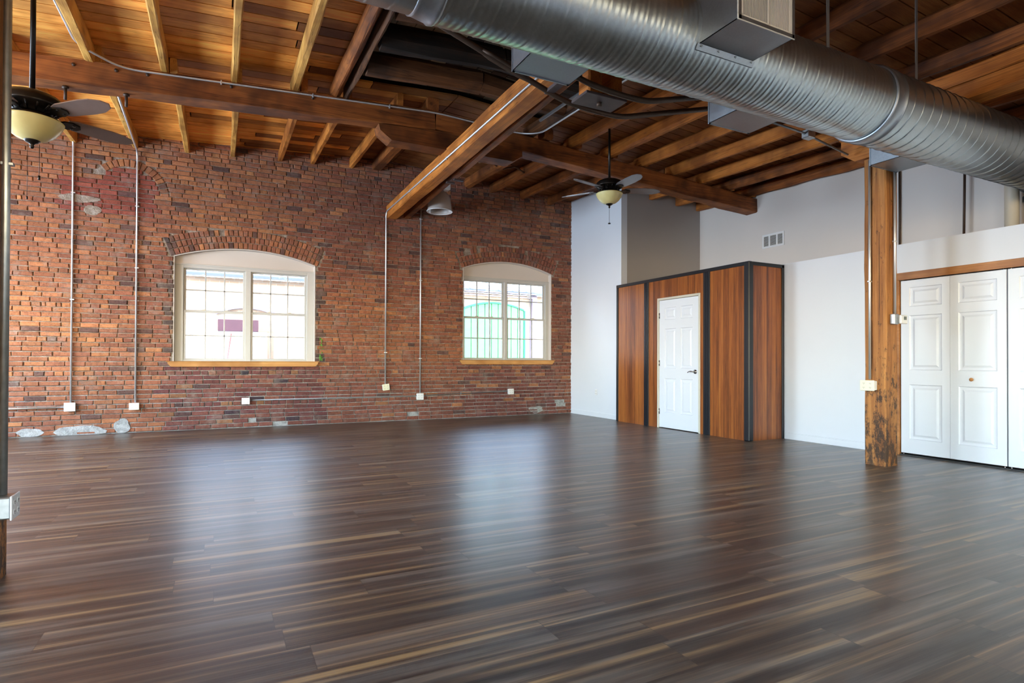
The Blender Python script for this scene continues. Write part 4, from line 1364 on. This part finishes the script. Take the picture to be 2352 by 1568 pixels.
b = MB(); b.box(2.66, 3.07, 2.372, 2.376, 3.05, 3.31); b.build('damper', M['slot'], gf)
b = MB()
b.prism([(2.655, 3.286), (2.692, 3.286), (2.684, 3.272), (2.674, 3.255), (2.668, 3.272)], 'y', 2.345, 2.352); b.box(2.664, 2.668, 2.346, 2.352, 3.20, 3.27)
b.build('damper_lever', M['plastic_w'], gf)
b = MB()        # saddle flange of the near box on the duct skin
for k in range(5):
    pass
a_ = math.asin((3.028 - DZc) / DR)
ys_ = DYc - DR * math.cos(a_)
b.add([(2.62, ys_ - .004, 3.026), (3.115, ys_ - .004, 3.026), (3.115, ys_ + .016, 2.996), (2.62, ys_ + .016, 2.996),
       (2.62, ys_ + .004, 3.026), (3.115, ys_ + .004, 3.026), (3.115, ys_ + .024, 2.996), (2.62, ys_ + .024, 2.996)],
      [(0, 1, 2, 3), (4, 7, 6, 5), (0, 4, 5, 1), (3, 2, 6, 7), (0, 3, 7, 4), (1, 5, 6, 2)])
for k in range(4):
    x = 2.65 + k * .145
    b.tube([(x, ys_ - .006, 3.016), (x, ys_ + .0, 3.014)], .006, 8)
b.build('saddle_flange', M['galv_box'], dt)
for x in (3.935, 5.05, 7.3, .2):
    b = MB()
    zt = J(x, 2.72) + JD
    yt, z0 = DYc - DR * math.cos(math.radians(48)) - .012, DZc + DR * math.sin(math.radians(48))
    b.box(x - .016, x + .016, yt, yt + .003, z0 - .03, zt)
    b.build('hanger_strap', M['strap'], label='flat metal strap holding up the duct, %s' % {3.935: 'just right of the grille', 5.05: 'above the collar joint', 7.3: 'outside the right edge', .2: 'outside the top edge'}[x], cat='strap', group='duct hanger straps')

# ------------------------------------------------------------------ ceiling fans
def fan(loc, scale, ztop, ang, label, blade_mat, bl_len=.49):
    e = thing('ceiling_fan', loc, label, 'ceiling fan')
    s = scale
    def lathe(name, pr, mat, par=e, n=36, c=(0, 0, 0)):
        b = MB(); b.lathe([(r * s, z * s) for r, z in pr], tuple(q * s for q in c), n); return b.build(name, M[mat], par, fix=True)
    # origin: rim of the glass bowl
    lathe('light_bowl', [(.012, -.135), (.05, -.128), (.09, -.112), (.125, -.085), (.155, -.045), (.172, -.008), (.176, .004), (.168, .006), (.15, -.04), (.1, -.095), (.0, -.12)], 'bowl')
    lathe('finial', [(.0, -.185), (.008, -.182), (.014, -.170), (.010, -.160), (.018, -.150), (.034, -.143), (.046, -.132), (.046, -.124), (.0, -.120)], 'bronze')
    lathe('fitter', [(.0, .0), (.12, .0), (.155, .004), (.155, .022), (.10, .035), (.075, .045), (.0, .045)], 'bronze')
    lathe('motor_housing', [(.0, .04), (.10, .04), (.115, .055), (.125, .075), (.17, .09), (.178, .105), (.172, .118), (.176, .13), (.168, .145), (.150, .165), (.115, .182), (.06, .192), (.03, .196), (.022, .215), (.0, .215)], 'bronze')
    b = MB()
    for k in range(16):
        a = 2 * PI * k / 16
        b.tube([(.105 * s * math.cos(a), .105 * s * math.sin(a), .052 * s), (.165 * s * math.cos(a), .165 * s * math.sin(a), .088 * s)], .006 * s, 5)
    b.build('housing_ribs', M['bronze'], e)
    b = MB(); b.tube([(0, 0, .20 * s), (0, 0, ztop - loc[2])], .016 * s if s < 1.05 else .019, 14); b.build('down_rod', M['bronze'], e)
    b = MB(); b.lathe([(.0, -.0), (.06, -.0), (.055, -.03), (.03, -.06), (.0, -.06)], (0, 0, ztop - loc[2]), 24); b.build('canopy', M['bronze'], e)
    L = bl_len * s
    for k in range(5):
        a = ang + 2 * PI * k / 5
        rot = Matrix.Rotation(a, 4, 'Z') @ Matrix.Rotation(math.radians(-13), 4, 'X')
        x0 = .20 * s
        out = [(x0, -.045), (x0 + .05, -.062), (x0 + .25 * s, -.072), (x0 + L - .10, -.066), (x0 + L - .03, -.040), (x0 + L, .0), (x0 + L - .03, .040), (x0 + L - .10, .066), (x0 + .25 * s, .072), (x0 + .05, .062), (x0, .045)]
        t = .005
        vs = [rot @ Vector((x, y * s, .052 * s)) for x, y in out] + [rot @ Vector((x, y * s, .052 * s + t * 1.6)) for x, y in out]
        n = len(out)
        b = MB(); b.add(vs, [tuple(range(n)), tuple(reversed(range(n, 2 * n)))] + [(i, i + n, (i + 1) % n + n, (i + 1) % n) for i in range(n)])
        bl = b.build('blade', M[blade_mat], e)
        b = MB()
        iron = [(.10 * s, -.012), (.155 * s, -.012), (.175 * s, -.038), (.215 * s, -.046), (.27 * s, -.030), (.285 * s, 0), (.27 * s, .030), (.215 * s, .046), (.175 * s, .038), (.155 * s, .012), (.10 * s, .012)]
        vs = [rot @ Vector((x, y * s, .040 * s)) for x, y in iron] + [rot @ Vector((x, y * s, .050 * s)) for x, y in iron]
        n = len(iron)
        b.add(vs, [tuple(range(n)), tuple(reversed(range(n, 2 * n)))] + [(i, i + n, (i + 1) % n + n, (i + 1) % n) for i in range(n)])
        for q in (-.022, .022):
            c = rot @ Vector((.235 * s, q * s, .036 * s)); d = rot @ Vector((.235 * s, q * s, .042 * s))
            b.tube([c, d], .009 * s, 8)
        b.build('blade_iron', M['bronze'], bl)
    return e
def chain(e, pts, r, bob, bobr, mat='bronze'):
    b = MB(); b.tube(pts, r, 6)
    b.lathe([(0, -.5 * bobr), (bobr * .8, -.35 * bobr), (bobr, 0), (bobr * .7, .4 * bobr), (0, .5 * bobr)], pts[-1], 12) if bob == 'disc' else b.tube([pts[-1], (pts[-1][0], pts[-1][1], pts[-1][2] - bobr * 4)], bobr, 8)
    b.build('pull_chain', M[mat], e)
f2 = fan((4.56, 6.20, 3.255), 1.0, J(4.56, 6.2) + JD, math.radians(-22), 'bronze ceiling fan with amber bowl hanging in front of the taupe wall', 'bladew')
chain(f2, [(0, 0, -.18), (0, 0, -.385)], .0022, 'disc', .019)
f1 = fan((-1.13, 4.91, 2.66), 1.0, J(-1.13, 4.91) + JD, math.radians(31), 'bronze ceiling fan with amber bowl partly hidden by left column', 'blade', .43)
chain(f1, [(.04, 0, -.15), (.04, 0, -.36)], .0018, 'bob', .007)
chain(f1, [(-.03, .03, -.15), (-.03, .03, -.50)], .0014, 'bob', .005)

# ------------------------------------------------------------------ dome lamp by the brick wall
e = thing('dome_pendant', (3.29, 9.22, 3.565), 'ribbed clear dome pendant lamp hanging beside the crossbeam', 'lamp')
b = MB()
pr = [(.062, .34), (.085, .335), (.125, .31), (.158, .26), (.180, .19), (.192, .11), (.198, .04), (.208, .012), (.214, .0)]
n = 72; vs = []; fs = []
for (dr_, sg) in ((0, 1), (-.005, -1)):
    for r, z in pr:
        for k in range(n):
            a = 2 * PI * k / n; rr = r + dr_ + (.0018 if k % 2 else -.0018) * (1 if r < .2 else 0)
            vs.append((rr * math.cos(a), rr * math.sin(a), z))
m_ = len(pr)
for q in (0, 1):
    for i in range(m_ - 1):
        for k in range(n):
            o_ = q * m_ * n
            fs.append((o_ + i * n + k, o_ + i * n + (k + 1) % n, o_ + (i + 1) * n + (k + 1) % n, o_ + (i + 1) * n + k))
b.smooth = True; b.add(vs, fs)
b.build('glass_dome', M['prism'], e)
b = MB(); b.lathe([(.210, .004), (.217, .006), (.219, .0), (.214, -.006), (.208, -.002), (.210, .004)], n=48); b.build('dome_rim', M['plastic_w'], e)
b = MB(); b.lathe([(0, .42), (.05, .42), (.055, .36), (.075, .345), (.075, .325), (0, .32)]); b.build('socket_collar', M['bronze'], e)
b = MB(); b.box(-.06, .17, -.07, .07, .37, .52, .01); b.build('ballast_box', M['plastic_w'], e)
b = MB(); b.lathe([(0, .12), (.03, .13), (.042, .18), (.035, .25), (.02, .32), (0, .33)], n=20); b.build('bulb', M['frame'], e)
b = MB(); b.tube([(0.02, 0, .52), (0.02, 0, J(3.28, 9.22) + JD - 3.565)], .012, 8); b.build('stem', M['strap'], e)
